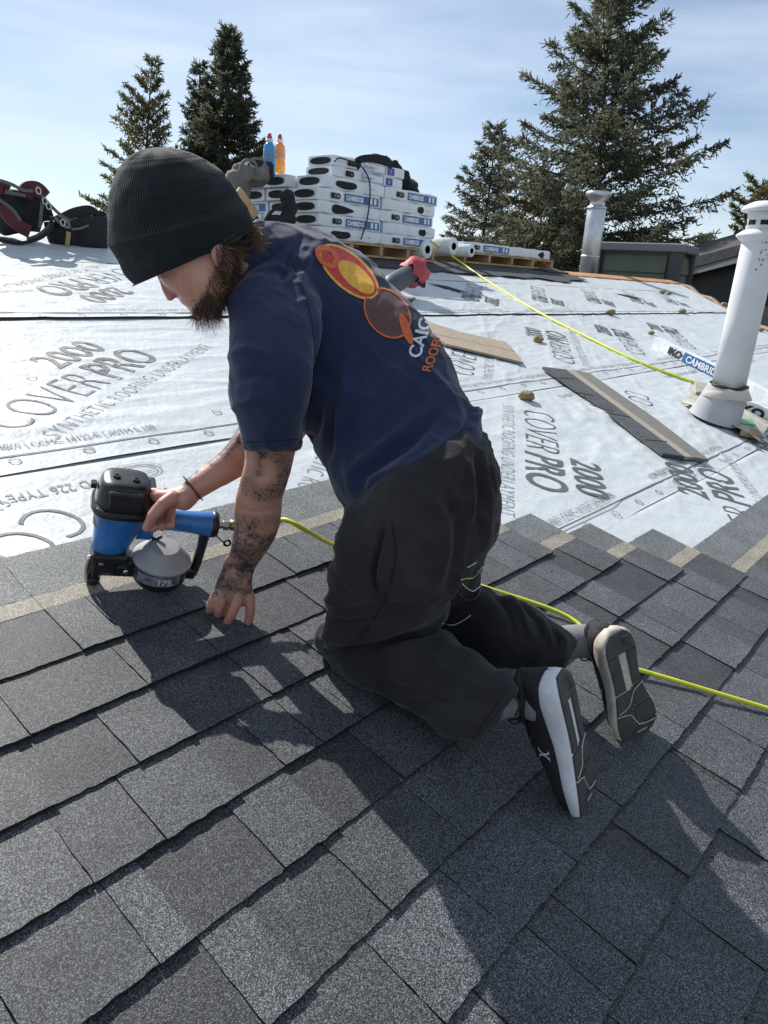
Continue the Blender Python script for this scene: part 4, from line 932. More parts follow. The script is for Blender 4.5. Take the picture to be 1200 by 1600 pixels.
for r0, h0, m in ((.0545, .165, M_YEL),):
    th = np.linspace(math.pi * .98, math.pi * 1.22, 10); mb = MB(); mb.grid([[GB + UN * h_ + (.0552) * (HD * math.cos(t) + HS * math.sin(t)) for t in th] for h_ in (.160, .190)])
    mb.build('warning_sticker', mat('sticker', (.10, .10, .07), rough=.5, noise=[(150, .9, 2)]), NG)
# hoses
def hose(name, pts, r, label, cat='hose', m=M_YEL, sub=8):
    mb = MB(); tube(mb, catmull(pts, sub), r, 12); v0_ = np.array(mb.v)
    o = mb.build(name, m, None, True); o['label'] = label; o['category'] = cat; return o
NGR = Matrix.Rotation(math.radians(4.5), 4, Vector(GB - CAMP).normalized()); q0 = np.array(NG.location + NGR @ (Vector(G(.286, 0, hz + .001)) - NG.location)); NG.rotation_euler = NGR.to_euler()
hose('air_hose', [q0, q0 + HD * .05 + UN * .002, P(445, 812, 1.60), P(485, 832, 1.62), W(*R(530, 853, .05), .05), W(1.40, .98, .035), W(1.50, .74, .033), W(1.62, .50, .03), W(*R(950, 1035, .03), .03), W(*R(1010, 1050, .03), .03), W(*R(1200, 1107, .032), .032), W(*R(1400, 1166, .032), .03)], .0055, 'bright yellow air hose running from the nail gun under the roofer to the right edge')
hose('air_hose', [W(6.35, 5.6, .30), W(6.25, 4.95, .26), W(*R(720, 410, .06), .06), W(*R(760, 438, .02), .02), W(*R(840, 487, .02), .02), W(*R(920, 528, .02), .02), W(*R(1000, 566, .02), .02), W(*R(1080, 596, .02), .02), W(*R(1130, 612, .02), .02), W(*R(1165, 628, .02), .02), W(*R(1200, 643, .02), .02), W(6.2, .4, .02)], .0105, 'thin yellow-green hose lying across the white underlayment from the pallets to the vent pipe')

# ------------------------------------------------------------------ shingle bundles, pallets and what lies on them
def bundle(c, ax, ay, az, hx, hy, hz_, label, group, front=-1, style='label', ends=True, endtext=False):
    """wrapped bundle of shingles: c centre; ax long axis, ay depth, az up"""
    t = empty('shingle_bundle', c - az * hz_, label, 'bundle', group)
    mb = MB(); nx, n2 = 15, 5; r_ = rng.integers(1e6)
    # soft wrapped block with rounded edges and sagging faces
    pr = []
    for i in range(nx):
        q = -1 + 2 * i / (nx - 1); k = 1 - .05 * abs(q) ** 8; w = .004 * math.sin(i * 2.1 + r_)
        pr.append([c + ax * hx * q + ay * (hy * (yy * k) + w * abs(yy)) + az * (hz_ * zz * k + .003 * math.sin(i * 1.3 + r_ * 2)) for yy, zz in ((-1, -.8), (-1.01, 0), (-1, .8), (-.96, 1), (0, 1.02), (.96, 1), (1, .8), (1, -.8), (.96, -1), (-.96, -1))])
    mb.grid(pr, True); k2 = 10; mb.f += [tuple(range(k2))[::-1], tuple((nx - 1) * k2 + j for j in range(k2))]; mb.mi += [0, 0]
    w_ = mb.build('wrapper', M_WHITE, t)
    f0 = lambda x_, z_, lift=.0035: c + ax * x_ + ay * front * (hy * 1.012 + lift) + az * z_
    def patch(x0, x1, z0, z1, m, name, lift=.004):
        mb = MB(); mb.grid([[f0(x_, z_, lift) for z_ in (z0, z1)] for x_ in np.linspace(x0, x1, 6)]); mb.build(name, m, w_)
    def txt(s_, x0, z0, size, m, bold=0, xs=1., lift=.008, name='lettering'):
        vt, fs = text2d(s_, size, xs, bold); put(name, [f0(a_ + x0, b_ + z0, lift) for a_, b_, _ in vt], fs, m, w_)
    s = hx / .52
    skew_ = rng.uniform(-.55, .55); x_off = rng.uniform(-.06, .06) * hx
    def opening(x0, x1, name='wrapper_opening'):
        x0, x1 = x0 + x_off, x1 + x_off * 2; n = 22; th = np.linspace(0, 2 * np.pi, n, endpoint=False); xm, xr = (x0 + x1) / 2, (x1 - x0) / 2
        put(name, [f0(xm + xr * math.copysign(abs(math.cos(q)) ** .7, math.cos(q)), hz_ * .62 * math.copysign(abs(math.sin(q)) ** .8, math.sin(q)) * (1 + skew_ * math.cos(q)) * (1 + .12 * math.sin(3 * q + skew_ * 9)) - .1 * hz_, .004) for q in th], [tuple(range(n))], M_BLKF, w_)
    if style == 'label':
        txt('IKO', -hx * .62, -hz_ * .42, hz_ * 1.15, M_BLACK, .004, 1.15)
        patch(-hx * .20, hx * .92, -hz_ * .72, hz_ * .62, M_BLUEP, 'blue_label'); txt('CAMBRIDGE', -hx * .16, -hz_ * .42, hz_ * 1.05, M_WHITE, .003, .98 * s)
        patch(hx * .62, hx * .70, -hz_ * .5, hz_ * .45, M_WHITE, 'bar_code', .006); patch(hx * .76, hx * .84, -hz_ * .5, hz_ * .45, M_WHITE, 'bar_code', .006)
    elif style == 'open': opening(-hx * .62, hx * .05); txt('14122', hx * .5, -hz_ * .2, hz_ * .4, M_INK2)
    elif style == 'open_small': opening(hx * .28, hx * .52); txt('14122', hx * .62, -hz_ * .2, hz_ * .4, M_INK2)
    elif style == 'ridge':
        txt('IKO', -hx * .66, -hz_ * .45, hz_ * 1.2, M_BLACK, .006, 1.1)
        for a_, b_, c_, d_ in ((-.22, .40, .70, .78), (-.22, .40, -.78, -.70), (-.22, -.205, -.7, .7), (.385, .40, -.7, .7)): patch(hx * a_, hx * b_, hz_ * c_, hz_ * d_, M_BLUEP, 'label_border')
        txt('Hip & Ridge 12', -hx * .19, -hz_ * .35, hz_ * .98, M_INK, 0, .62 * s)
        patch(hx * .46, hx * .66, -hz_ * .7, hz_ * .7, M_PURP, 'purple_label'); txt('12', hx * .50, -hz_ * .4, hz_ * 1.0, M_WHITE, 0, .9)
    # short end with its mouth open
    if endtext:
        ef = lambda y_, z_, l_: c - ax * (hx + l_) + ay * y_ + az * z_
        put('blue_label', [ef(hy * a_, hz_ * b_, .005) for a_, b_ in ((.85, -.62), (-.75, -.62), (-.75, .62), (.85, .62))], [(0, 1, 2, 3)], M_BLUEP, w_)
        vt, fs = text2d('RIDGE', hz_ * 1.1, 1.0, .003); put('lettering', [ef(hy * .7 - a_, b_ - hz_ * .4, .008) for a_, b_, _ in vt], fs, M_WHITE, w_)
    elif ends:
        n = 16; th = np.linspace(0, 2 * np.pi, n, endpoint=False)
        put('wrapper_opening', [c - ax * (hx + .006) + ay * (hy * .78 * math.cos(q)) + az * (hz_ * .66 * math.copysign(abs(math.sin(q)) ** .7, math.sin(q))) for q in th], [tuple(range(n))], M_BLKF, w_)
    return t
XA = np.array([1., 0, 0]); YA = np.array([0, 1., 0]); ZA = np.array([0, 0, 1.])
RZ = W(0, RIDGE, 0)                      # ridge line: y, z
def pallet(x0, x1, y0, y1, z0, label, nst=4, h=.125):
    t = empty('pallet', (x0, y0, z0), label, 'pallet', 'wooden pallets on the ridge')
    for zz in (z0 + .012, z0 + h - .012):
        nb = 5 if zz < z0 + .05 else 8
        for i in range(nb):
            mb = MB(); yy = y0 + .045 + (y1 - y0 - .09) * i / (nb - 1); box(mb, (np.array([(x0 + x1) / 2, yy, zz])), XA * (x1 - x0) / 2, YA * .042, ZA * .010, .002); mb.build('deck_board', M_WOOD, t)
    for i in range(nst):
        mb = MB(); xx = x0 + .025 + (x1 - x0 - .05) * i / (nst - 1); box(mb, np.array([xx, (y0 + y1) / 2, z0 + h / 2]), XA * .024, YA * (y1 - y0) / 2, ZA * (h / 2 - .023), .002); mb.build('stringer', M_WOOD, t)
    return t
yF = RZ[1] - .12; zP = RZ[2] + .03
px0, px1 = 4.60, 6.28
pallet(px0, px1, yF, yF + 1.25, zP - .02, 'pine pallet carrying the tall stack of white shingle bundles', 5, .125)
# sleepers level the pallets on the slope
for x_ in (4.4, 5.3, 6.2):
    pass
zb = zP + .107; hb = .0505
posn = {0: 'lowest', 1: 'second', 2: 'third', 3: 'fourth', 4: 'top'}
for j in range(5):
    zc = zb + hb + j * (2 * hb + .002)
    sL = 'label' if j in (1, 3) else 'open'; sR = 'label' if j in (0, 2, 4) else 'open_small'
    off = .03 * math.sin(j * 2.1)
    sh = -.06 if j % 2 else .05
    bundle(np.array([px0 + .41 + off + sh * .3, yF + .17, zc]), XA, YA, ZA, .405, .165, hb, f'{posn[j]} white-wrapped shingle bundle, front row, left end of the tall stack', 'white-wrapped shingle bundles on the tall pallet', style=sL)
    bundle(np.array([px0 + 1.24 + off, yF + .17, zc]), XA, YA, ZA, .405, .165, hb, f'{posn[j]} white-wrapped shingle bundle, front row, right end of the tall stack', 'white-wrapped shingle bundles on the tall pallet', style=sR, ends=False)
    for rr in (1, 2):
        bundle(np.array([px0 + .41 - off * 1.5 - .02, yF + .17 + .345 * rr, zc]), XA, YA, ZA, .405, .165, hb, f'{posn[j]} white-wrapped shingle bundle in the {"middle" if rr == 1 else "back"} row, left end of the tall stack', 'white-wrapped shingle bundles on the tall pallet', style='plain', endtext=(j in (2, 4) and rr == 2))
zt = zb + 5 * (2 * hb + .002)
for j in range(2):
    bundle(np.array([px0 + .66 + .02 * j, yF + .20, zt + .043 + j * .088]), XA, YA, ZA, .48, .17, .043, ('upper' if j else 'lower') + ' hip and ridge bundle lying on top of the tall stack', 'hip and ridge bundles', style='ridge')
# second pallet with one layer
p2a, p2b = 6.98, 9.05; zQ = W(0, 5.0, 0)[2] + .045
pallet(p2a, p2b, yF + .12, yF + 1.2, zQ - .05, 'pine pallet with one flat layer of bundles, right of the tall stack', 5, .125)
for j, (x_, w_) in enumerate(((p2a + .50, .49), (p2a + 1.50, .49))):
    bundle(np.array([x_, yF + .30, zQ + .075 + .055]), XA, YA, ZA, w_, .165, .052, ('left' if j == 0 else 'right') + ' white bundle in the single layer on the low pallet', 'bundles on the low pallet', style='label' if j == 0 else 'open_small', ends=False)
    bundle(np.array([x_ + .05, yF + .66, zQ + .075 + .055]), XA, YA, ZA, w_, .165, .052, ('left' if j == 0 else 'right') + ' bundle behind the front row on the low pallet', 'bundles on the low pallet', style='plain', ends=False)
# rolls between the pallets
for j, (x_, r_, lab) in enumerate(((668, .092, 'white roll of underlayment nearest the tall stack'), (709, .088, 'middle white roll of underlayment between the two pallets'), (737, .068, 'small grey-cored white roll beside the low pallet'))):
    u_, v_ = R(x_, 390, .16); c0 = W(4.62 + 0, 0, 0)
    d = P(x_, (390, 385, 392)[j], 1.0) - CAMP; tt = (yF - .03 - CAMP[1]) / d[1]; c0 = CAMP + d * tt
    t = empty('underlayment_roll', c0 - ZA * r_, lab, 'roll', 'white rolls between the pallets')
    mb = MB(); lathe(mb, c0, YA, [(r_ * .42, .0), (r_ * .9, -.002), (r_, .006), (r_, 1.0), (r_ * .4, 1.0)], 28); mb.build('wound_sheet', M_WHITE, t, True)
    mb = MB(); lathe(mb, c0, YA, [(r_ * .43, -.004), (r_ * .36, -.004), (r_ * .36, .30), (.001, .30)], 20); mb.build('core', M_BLACK if j < 2 else M_GREYF, t, True)
# membrane strip along the ridge below the pallets, bare plywood beyond it
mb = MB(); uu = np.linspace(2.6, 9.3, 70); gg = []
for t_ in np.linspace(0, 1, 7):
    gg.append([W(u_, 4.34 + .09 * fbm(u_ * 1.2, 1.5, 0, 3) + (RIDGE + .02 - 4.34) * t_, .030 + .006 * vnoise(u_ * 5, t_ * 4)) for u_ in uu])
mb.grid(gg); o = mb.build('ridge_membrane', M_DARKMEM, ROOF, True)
mb = MB(); box(mb, W(11.4, RIDGE - .03, .018), XA * 2.2, nrm(UVX(0, 1)) * .11, UN * .007); mb.build('bare_plywood', M_PLY, ROOF)
mb = MB(); box(mb, W(8.95, RIDGE - .02, .03), XA * .28, nrm(UVX(0, 1)) * .12, UN * .02); mb.build('plywood_offcut', M_DARKMEM, ROOF)
# rake edge: metal drip edge and rough shingle ends
ed = [W(ue(v_) - .02, v_, .02 + .02 * math.sin(v_ * 9)) for v_ in np.linspace(RIDGE, .6, 40)]
mb = MB(); tube(mb, ed, .03, 6, False); mb.build('drip_edge', mat('brown_trim', (.16, .10, .07), rough=.6, noise=[(9, .3, 4)]), ROOF)

# sports drinks
def bottle(x_, y_, dcol, label, h=.24):
    d = P(x_, y_, 1.0) - CAMP; tt = (yF - .0 - CAMP[1]) / d[1]; c = CAMP + d * tt
    return c
def mk_bottle(c, r, h, col, label, cat='bottle'):
    t = empty('sports_drink_bottle', c, label, cat, 'sports drink bottles')
    m1 = mat('drink', col, rough=.12, spec=.6, coat=.5)
    mb = MB(); lathe(mb, c, ZA, [(r * .85, 0), (r, h * .03), (r, h * .30), (r * .9, h * .34), (r, h * .38), (r, h * .62), (r * .93, h * .70), (r * .5, h * .80), (.001, h * .80)], 20); mb.build('bottle_body', m1, t, True)
    mb = MB(); lathe(mb, c, ZA, [(r * 1.01, h * .36), (r * 1.02, h * .37), (r * 1.02, h * .60), (r * 1.01, h * .61)], 20); mb.build('sleeve_label', mat('drink_label', tuple(min(1, .55 * q + .12) for q in col), rough=.4, noise=[(70, .4, 2)]), t, True)
    mb = MB(); lathe(mb, c, ZA, [(r * .52, h * .79), (r * .55, h * .80), (r * .55, h * .87), (r * .40, h * .88)], 16); mb.build('cap', mat('white_cap', (.7, .66, .64)), t, True)
    mb = MB(); lathe(mb, c, ZA, [(r * .40, h * .87), (r * .42, h * .93), (r * .30, h * .96), (r * .30, h), (.001, h)], 14); mb.build('spout', mat('red_cap', (.55, .04, .03), rough=.4), t, True)
def onplane(x_, y_, Y_):
    d = P(x_, y_, 1.0) - CAMP; return CAMP + d * ((Y_ - CAMP[1]) / d[1])
cB = onplane(421, 275, yF + .50); mk_bottle(cB, .053, .335, (.02, .30, .62), 'blue sports drink bottle with a red spout on the left end of the stack')
cB = onplane(437, 272, yF + .72); mk_bottle(cB, .050, .33, (.85, .30, .02), 'orange sports drink bottle with a red spout behind the blue one')
# crumpled cloth things
def crumple(name, pts, rads, m, label, cat, flat=.7, seed=0, amp=.035, group=None, sub=3, parts=()):
    mb = MB(); 
    for p, r_ in zip(pts, rads): lathe(mb, np.asarray(p) - ZA * r_ * flat, ZA, [(.001, 0)] + [(r_ * math.sin(q), r_ * flat * (1 - math.cos(q))) for q in np.linspace(.3, math.pi - .3, 7)] + [(.001, 2 * r_ * flat)], 14)
    me, co, no = voxel(mb, .016, 4, .5)
    n = np.abs(fbm(co[:, 0] * 7 + seed, co[:, 1] * 7, co[:, 2] * 7, 4)); co = co + no * (amp * (.5 - np.clip(n, 0, 1)))[:, None]
    t = empty(name, co.mean(0) * np.array([1, 1, 0]) + np.array([0, 0, co[:, 2].min()]), label, cat, group)
    o = bpy.data.objects.new('folded_cloth', me); COL.objects.link(o); o.parent = t; setco(me, co, parent_off(t)); me.materials.append(m); return t
def strap(pts, w, m, parent, name='strap', th=.006, up=ZA):
    pts = catmull(pts, 5); mb = MB(); rg = []
    for i, p in enumerate(pts):
        t_ = nrm(pts[min(i + 1, len(pts) - 1)] - pts[max(i - 1, 0)]); s_ = nrm(np.cross(t_, up)); n_2 = np.cross(s_, t_)
        rg.append([p - s_ * w + n_2 * th, p + s_ * w + n_2 * th, p + s_ * w - n_2 * th, p - s_ * w - n_2 * th])
    mb.grid(rg, True); mb.f += [(3, 2, 1, 0), tuple(len(mb.v) - 4 + q for q in range(4))]; mb.mi += [0, 0]; return mb.build(name, m, parent)
YB = yF + .25
jk = crumple('work_bag', [onplane(x_, y_, YB) for x_, y_ in ((372, 284), (384, 268), (397, 276), (405, 262), (378, 298), (362, 292))], [.11, .10, .12, .08, .09, .08], M_GREYF, 'grey-brown cloth work bag with loop handles on the left end of the stack', 'bag', .75, 1)
strap([onplane(x_, y_, YB - .1) for x_, y_ in ((374, 268), (380, 253), (392, 250), (400, 258), (401, 274))], .012, M_GREYF, jk, 'handle', up=YA); strap([onplane(x_, y_, YB - .06) for x_, y_ in ((384, 262), (396, 249), (410, 250), (413, 268))], .010, M_GREYF, jk, 'handle', up=YA)
mb = MB(); box(mb, onplane(403, 268, YB + .02), XA * .10, YA * .10, ZA * .08, .02); mb.build('dark_pocket', M_BLKF, jk)
jb = crumple('black_jacket', [onplane(x_, y_, YB - .05) for x_, y_ in ((572, 262), (590, 258), (607, 262), (622, 274), (634, 290), (642, 304))], [.12, .13, .13, .13, .12, .08], M_BLKF, 'black jacket heaped on the right end of the hip and ridge bundles', 'jacket', .62, 2, .05)
strap([onplane(x_, y_, YB - .22) for x_, y_ in ((562, 262), (558, 252), (575, 247), (600, 249), (612, 262))], .03, M_BLKF, jb, 'sleeve', up=YA)
gl = crumple('tool_pouch', [onplane(x_, y_, yF - .07) for x_, y_ in ((449, 308), (452, 325), (448, 342), (440, 352), (425, 345), (452, 358))], [.065, .07, .07, .07, .06, .05], M_BLKF, 'black tool pouch hanging from a strap on the left side of the stack', 'pouch', .95, 3, .03)
strap([onplane(x_, y_, yF - .1) for x_, y_ in ((458, 300), (440, 322), (425, 330), (412, 352), (424, 366), (440, 368))], .012, M_BLKF, gl, up=YA)
mb = MB(); cpts = [onplane(x_, y_, yF - .03) for x_, y_ in ((522, 252), (530, 247), (548, 252), (562, 258), (572, 270), (578, 290), (577, 320), (573, 345), (568, 362), (564, 374))]
tube(mb, catmull(cpts, 6), .007, 7); o = mb.build('black_cable', M_BLK, None, True); o['label'] = 'thin black cable hanging down the front of the white bundle stack'; o['category'] = 'cable'
mb = MB(); box(mb, onplane(385, 318, yF - .12), nrm(XA * 1 - ZA * .9) * .12, YA * .015, nrm(XA * .9 + ZA) * .04, .004); o = mb.build('wood_offcut', M_WOOD, None); o['label'] = 'short tan board offcut leaning on the left side of the stack'; o['category'] = 'board'
# harness, belt and bags at the far left of the ridge
YL = W(0, 4.55, 0)[1]
hp = crumple('safety_harness', [onplane(x_, y_, YL) for x_, y_ in ((-12, 300), (6, 312), (25, 305), (45, 318), (62, 322), (30, 335), (72, 335), (10, 348), (50, 350))], [.07, .08, .05, .07, .07, .07, .06, .08, .07], M_BLKF, 'black and dark red safety harness heaped at the left end of the ridge', 'harness', .8, 4, .03)
strap([onplane(x_, y_, YL - .09) for x_, y_ in ((38, 306), (44, 296), (58, 296), (70, 308))], .042, M_REDF, hp, 'red_pad', .012, YA)
strap([onplane(x_, y_, YL - .12) for x_, y_ in ((2, 322), (14, 338), (28, 352), (46, 362))], .035, M_REDF, hp, 'red_pad', .012, YA)
strap([onplane(x_, y_, YL - .09) for x_, y_ in ((-6, 296), (4, 292), (12, 298))], .03, M_REDF, hp, 'red_pad', .01, YA)
for pts in (((0, 282), (18, 288), (36, 297), (52, 298)), ((8, 300), (25, 303), (40, 306)), ((60, 300), (80, 322), (95, 336), (110, 345)), ((-4, 310), (20, 328), (32, 345)), ((42, 374), (62, 366), (78, 350), (80, 338)), ((-5, 372), (20, 376), (36, 380)), ((66, 316), (64, 335), (62, 356))):
    strap([onplane(x_, y_, YL - .13) for x_, y_ in pts], .009, mat('webbing', (.10, .10, .11), rough=.8), hp, 'webbing', .003, YA)
for x_, y_ in ((70, 314), (76, 322), (98, 348), (60, 298)):
    m_ = MB(); c0 = onplane(x_, y_, YL - .14); tube(m_, [c0 + .014 * (XA * math.cos(t) + ZA * 1.3 * math.sin(t)) for t in np.linspace(0, 2 * np.pi, 13)], .004, 6, False); m_.build('buckle', M_CHR, hp)
tb = empty('tool_belt', onplane(130, 395, YL - .1), 'black leather tool belt with open pouches, just left of the beanie', 'tool belt')
for (x_, y_, a_, b_, h_) in ((134, 366, .155, .10, .23), (100, 368, .11, .08, .15)):
    c0 = onplane(x_, y_, YL - .02); mb = MB(); n = 28; th = np.arange(n) * 2 * np.pi / n
    rg = []
    for q, k_ in ((-.5, .55), (-.46, .80), (-.2, .93), (.2, 1.), (.5, 1.04), (.5, .96), (.1, .90), (-.3, .7)):
        rg.append([c0 + XA * a_ * k_ * math.cos(t) + YA * b_ * k_ * math.sin(t) + ZA * (h_ * q + .03 * math.sin(t + 1) * (q > 0) + .008 * math.sin(3 * t)) for t in th])
    mb.grid(rg, True); mb.f += [tuple(range(n))[::-1], tuple(7 * n + j for j in range(n))]; mb.mi += [0, 0]; mb.build('pouch', M_BLKF, tb, True)
strap([onplane(x_, y_, YL - .10) for x_, y_ in ((85, 345), (100, 338), (118, 330), (140, 327), (152, 337), (140, 345), (118, 348), (104, 352))], .022, M_BLKF, tb, 'belt', .006, YA)
strap([onplane(x_, y_, YL - .13) for x_, y_ in ((90, 335), (104, 345), (108, 355), (98, 352), (86, 340))], .008, M_GREYF, tb, 'strap', .004, YA)
strap([onplane(x_, y_, YL - .14) for x_, y_ in ((112, 358), (125, 357), (138, 352))], .006, M_GREYF, tb, 'strap', .003, YA)
strap([onplane(x_, y_, YL - .16) for x_, y_ in ((-6, 374), (30, 380), (62, 372), (80, 356), (80, 340))], .010, M_BLKF, tb, 'strap', .004, YA)
mb = MB(); box(mb, onplane(106, 373, YL - .14), nrm(XA * .2 + ZA) * .04, YA * .008, nrm(XA - ZA * .2) * .012, .003); mb.build('tan_tag', M_WOOD, tb)

# ------------------------------------------------------------------ pieces lying on the underlayment
def quad_slab(mb, pts, n0, th=.006):
    t = [W(*R(x_, y_, n0), n0) for x_, y_ in pts]; b = [q - UN * th for q in t]; k = len(pts)
    s_ = np.cross(t[1] - t[0], t[2] - t[0]) @ UN
    fs = [tuple(range(k)), tuple(range(k, 2 * k))[::-1]] + [(i, k + i, k + (i + 1) % k, (i + 1) % k) for i in range(k)]
    if s_ < 0: fs = [f[::-1] for f in fs]
    mb.add(t + b, fs); return mb
t = empty('loose_shingle', W(*R(975, 640, .0)), 'single dark laminated shingle strip lying on the white underlayment', 'shingle')
mb = MB(); quad_slab(mb, [(848, 573), (884, 577), (1070, 713), (1036, 708), (1000, 682), (940, 634)], .038, .016); mb.build('exposed_tabs', M_SHIN, t)
mb = MB(); quad_slab(mb, [(884, 577), (895, 577.5), (1082, 714), (1070, 713)], .0375, .015); mb.build('nail_strip', mat('tan_line', (.30, .27, .22), rough=.8, noise=[(70, .2, 2)]), t)
mb = MB(); quad_slab(mb, [(895, 577.5), (921, 583), (1022, 652), (1108, 718), (1082, 714)], .037, .016); mb.build('headlap', mat('grey_granules_far', (.15, .145, .135), rough=.9, noise=[(120, .25, 2)]), t)
for (a_, b_) in (((868, 590), (898, 592)), ((894, 612), (926, 618)), ((921, 632), (958, 643)), ((948, 645), (985, 652)), ((1008, 687), (1042, 690))):
    mb = MB(); tube(mb, [W(*R(*a_, .0385), .0385), W(*R(*b_, .0385), .0385)], .0022, 5); mb.build('tab_joint', M_BLACK, t)
t = empty('loose_shingle', W(*R(745, 535, .0)), 'tan shingle lying face down on the underlayment beside the roofer\'s back', 'shingle')
M_TAN = mat('tan_shingle_back', (.30, .25, .185), rough=.9, noise=[(22, .12, 4), (90, .12, 2)])
mb = MB(); quad_slab(mb, [(660, 498), (682, 507), (722, 519), (790, 534), (805, 549), (667, 519)], .036, .014); mb.build('upper_half', M_TAN, t)
mb = MB(); quad_slab(mb, [(667, 519.5), (805, 549.5), (818, 566), (760, 552), (697, 537)], .035, .014); mb.build('lower_half', M_TAN, t)
def rock(x_, y_, r, label):
    r *= .70
    u_, v_ = R(x_, y_, r * .5); c = W(u_, v_, .012 + r * .55); bm = bmesh.new(); bmesh.ops.create_icosphere(bm, subdivisions=3, radius=1)
    co = np.array([v.co[:] for v in bm.verts]); fs = [tuple(v.index for v in f.verts) for f in bm.faces]; bm.free()
    s_ = rng.uniform(0, 90); co = co * (1 + .22 * fbm(co[:, 0] * 1.3 + s_, co[:, 1] * 1.3, co[:, 2] * 1.3, 4))[:, None] * np.array([1.25, .95, .75]) * r
    o = put('stone', co + c, fs, M_ROCK, None, True); o['label'] = label; o['category'] = 'stone'; o['group'] = 'tan stones weighing down the underlayment'
    # origin at the stone
    o.location = c; me = o.data; k = np.empty(len(me.vertices) * 3); me.vertices.foreach_get('co', k); setco(me, k.reshape(-1, 3), c)
M_ROCK = mat('tan_rock', (.26, .20, .12), rough=.95, noise=[(25, .35, 5), (140, .3, 3)], bump=[(60, .8, .01)])
for q in ((822, 622, .052, 'largest tan stone, just left of the printed letters beside the roofer\'s back'), (840, 533, .050, 'tan stone between the tan shingle and the yellow-green hose'), (953, 490, .062, 'tan stone in the middle of the far underlayment row'), (1065, 488, .062, 'tan stone left of the white vent pipe'), (1035, 458, .062, 'left one of the two tan stones side by side near the ridge'), (1045, 459.5, .055, 'right one of the two tan stones side by side near the ridge'), (1131, 478, .075, 'tan stone on the far edge of the roof beside the vent pipe'), (1017, 522, .038, 'small tan stone at the near end of the long white bundle'), (1188, 517, .05, 'tan stone at the right edge behind the vent pipe')): rock(*q)
def lying(p0, p1, w, h, label, txt_at=None, style='label'):
    a, b = W(*R(*p0, h), h * .9), W(*R(*p1, h), h * .9); ax = nrm(b - a); ay = -np.cross(ax, UN); L_ = np.linalg.norm(b - a) / 2
    t = bundle((a + b) / 2 + ay * w, ax, ay, UN, L_, w, h * .85, label, 'bundles laid out on the underlayment', style='none', ends=False); return t, a, b, ax, ay, L_
w_, h_ = .17, .055
def lay_bundle(p0, p1, label, lines):
    t, a, b, ax, ay, L_ = lying(p0, p1, .035, .055, label)
    wr = t.children[0]; ff = lambda s_, z_, lift: a + ax * s_ - ay * lift + UN * (z_ - .0)
    for kind, s0, s1 in lines:
        if kind == 'blue':
            mb = MB(); mb.grid([[ff(s_, z_, .004) for z_ in (-.040, .040)] for s_ in np.linspace(s0, s1, 8)]); mb.build('blue_label', M_BLUEP, wr)
            vt, fs = text2d('CAMBRIDGE', .070, 1.15, .002); put('lettering', [ff(s0 + .04 + q[0], -.024 + q[1], .008) for q in vt], fs, M_WHITE, wr)
        else:
            vt, fs = text2d('IKO', .074, 1.3, .004); put('lettering', [ff(s0 + q[0], -.026 + q[1], .008) for q in vt], fs, M_BLACK, wr)
    return t
lay_bundle((1020, 533), (1230, 636), 'long white and blue shingle bundle lying behind the white vent pipe', [('iko', .22, 0), ('blue', .40, 1.05)])
lay_bundle((1142, 628), (1270, 676), 'white and blue shingle bundle at the right edge, in front of the vent pipe foot', [('iko', .05, 0), ('blue', .26, .85)])
# flue vent: flashing, cone, storm collar, pipe and cap
VB = W(*R(1113, 661), .012); LEAN = nrm(ZA + XA * .05)
VP = empty('vent_pipe', VB, 'tall white painted metal vent pipe standing on a square flashing at the right', 'vent pipe')
M_VW = mat('white_painted_steel', (.66, .67, .69), rough=.45, noise=[(6, .06, 4)], bump=[(9, .06, .01)])
mb = MB(); fl = [(1064, 628), (1100, 600), (1215, 640), (1186, 690)]
g = []
for i in range(13):
    row = []
    for j in range(13):
        s_, t_ = i / 12, j / 12; a_ = np.array(fl[0]) * (1 - s_) + np.array(fl[3]) * s_; b_ = np.array(fl[1]) * (1 - s_) + np.array(fl[2]) * s_; q = a_ * (1 - t_) + b_ * t_
        row.append(W(*R(q[0], q[1], .035), .035 + .02 * math.sin(s_ * 3.1) * (1 - t_) + .006 * math.sin(s_ * 9 + t_ * 4)))
    g.append(row)
g = np.array(g); mb.grid(g); mb.grid((g - UN * .003)[::-1]); mb.build('flashing', mat('old_flashing', (.46, .44, .37), rough=.55, noise=[(7, .3, 5), (50, .2, 3)]), VP, True)
mb = MB(); n = 36; th = np.arange(n) * 2 * np.pi / n; rg = []
for r_, h_, lean in ((.150, .0, 0), (.140, .03, .1), (.125, .12, .5), (.115, .175, .8), (.112, .19, 1)):
    rg.append([VB + (UVX(0, 0, h_ + .02) * (1 - lean * .0)) + r_ * (XA * math.cos(t) + nrm(UVX(0, 1)) * math.sin(t)) for t in th])
mb.grid(rg, True); mb.build('cone', mat('grey_cone', (.40, .41, .43), rough=.5, noise=[(9, .12, 4)]), VP, True)
vb = VB + UN * .19; lathe_c = vb
mb = MB(); lathe(mb, vb - ZA * .06, LEAN, [(.135, .02), (.140, .025), (.106, .085), (.098, .09)], 36); mb.build('storm_collar', mat('cream_collar', (.55, .52, .46), rough=.5, noise=[(9, .15, 4)]), VP, True)
mb = MB(); c0 = vb + ZA * .028; tube(mb, [c0 + (.100 + .004 * math.sin(5 * t)) * (XA * math.cos(t) + YA * math.sin(t)) + ZA * .006 * math.sin(3 * t) for t in np.linspace(0, 2 * np.pi, 37)], .011, 7, False); mb.build('sealant_bead', mat('dark_sealant', (.02, .017, .014), rough=.6), VP, True)
mb = MB(); lathe(mb, vb, LEAN, [(.092, 0), (.0925, .4), (.0935, .84), (.091, .845)], 40); pp = mb.build('pipe', M_VW, VP, True)
ztop = vb + LEAN * .84
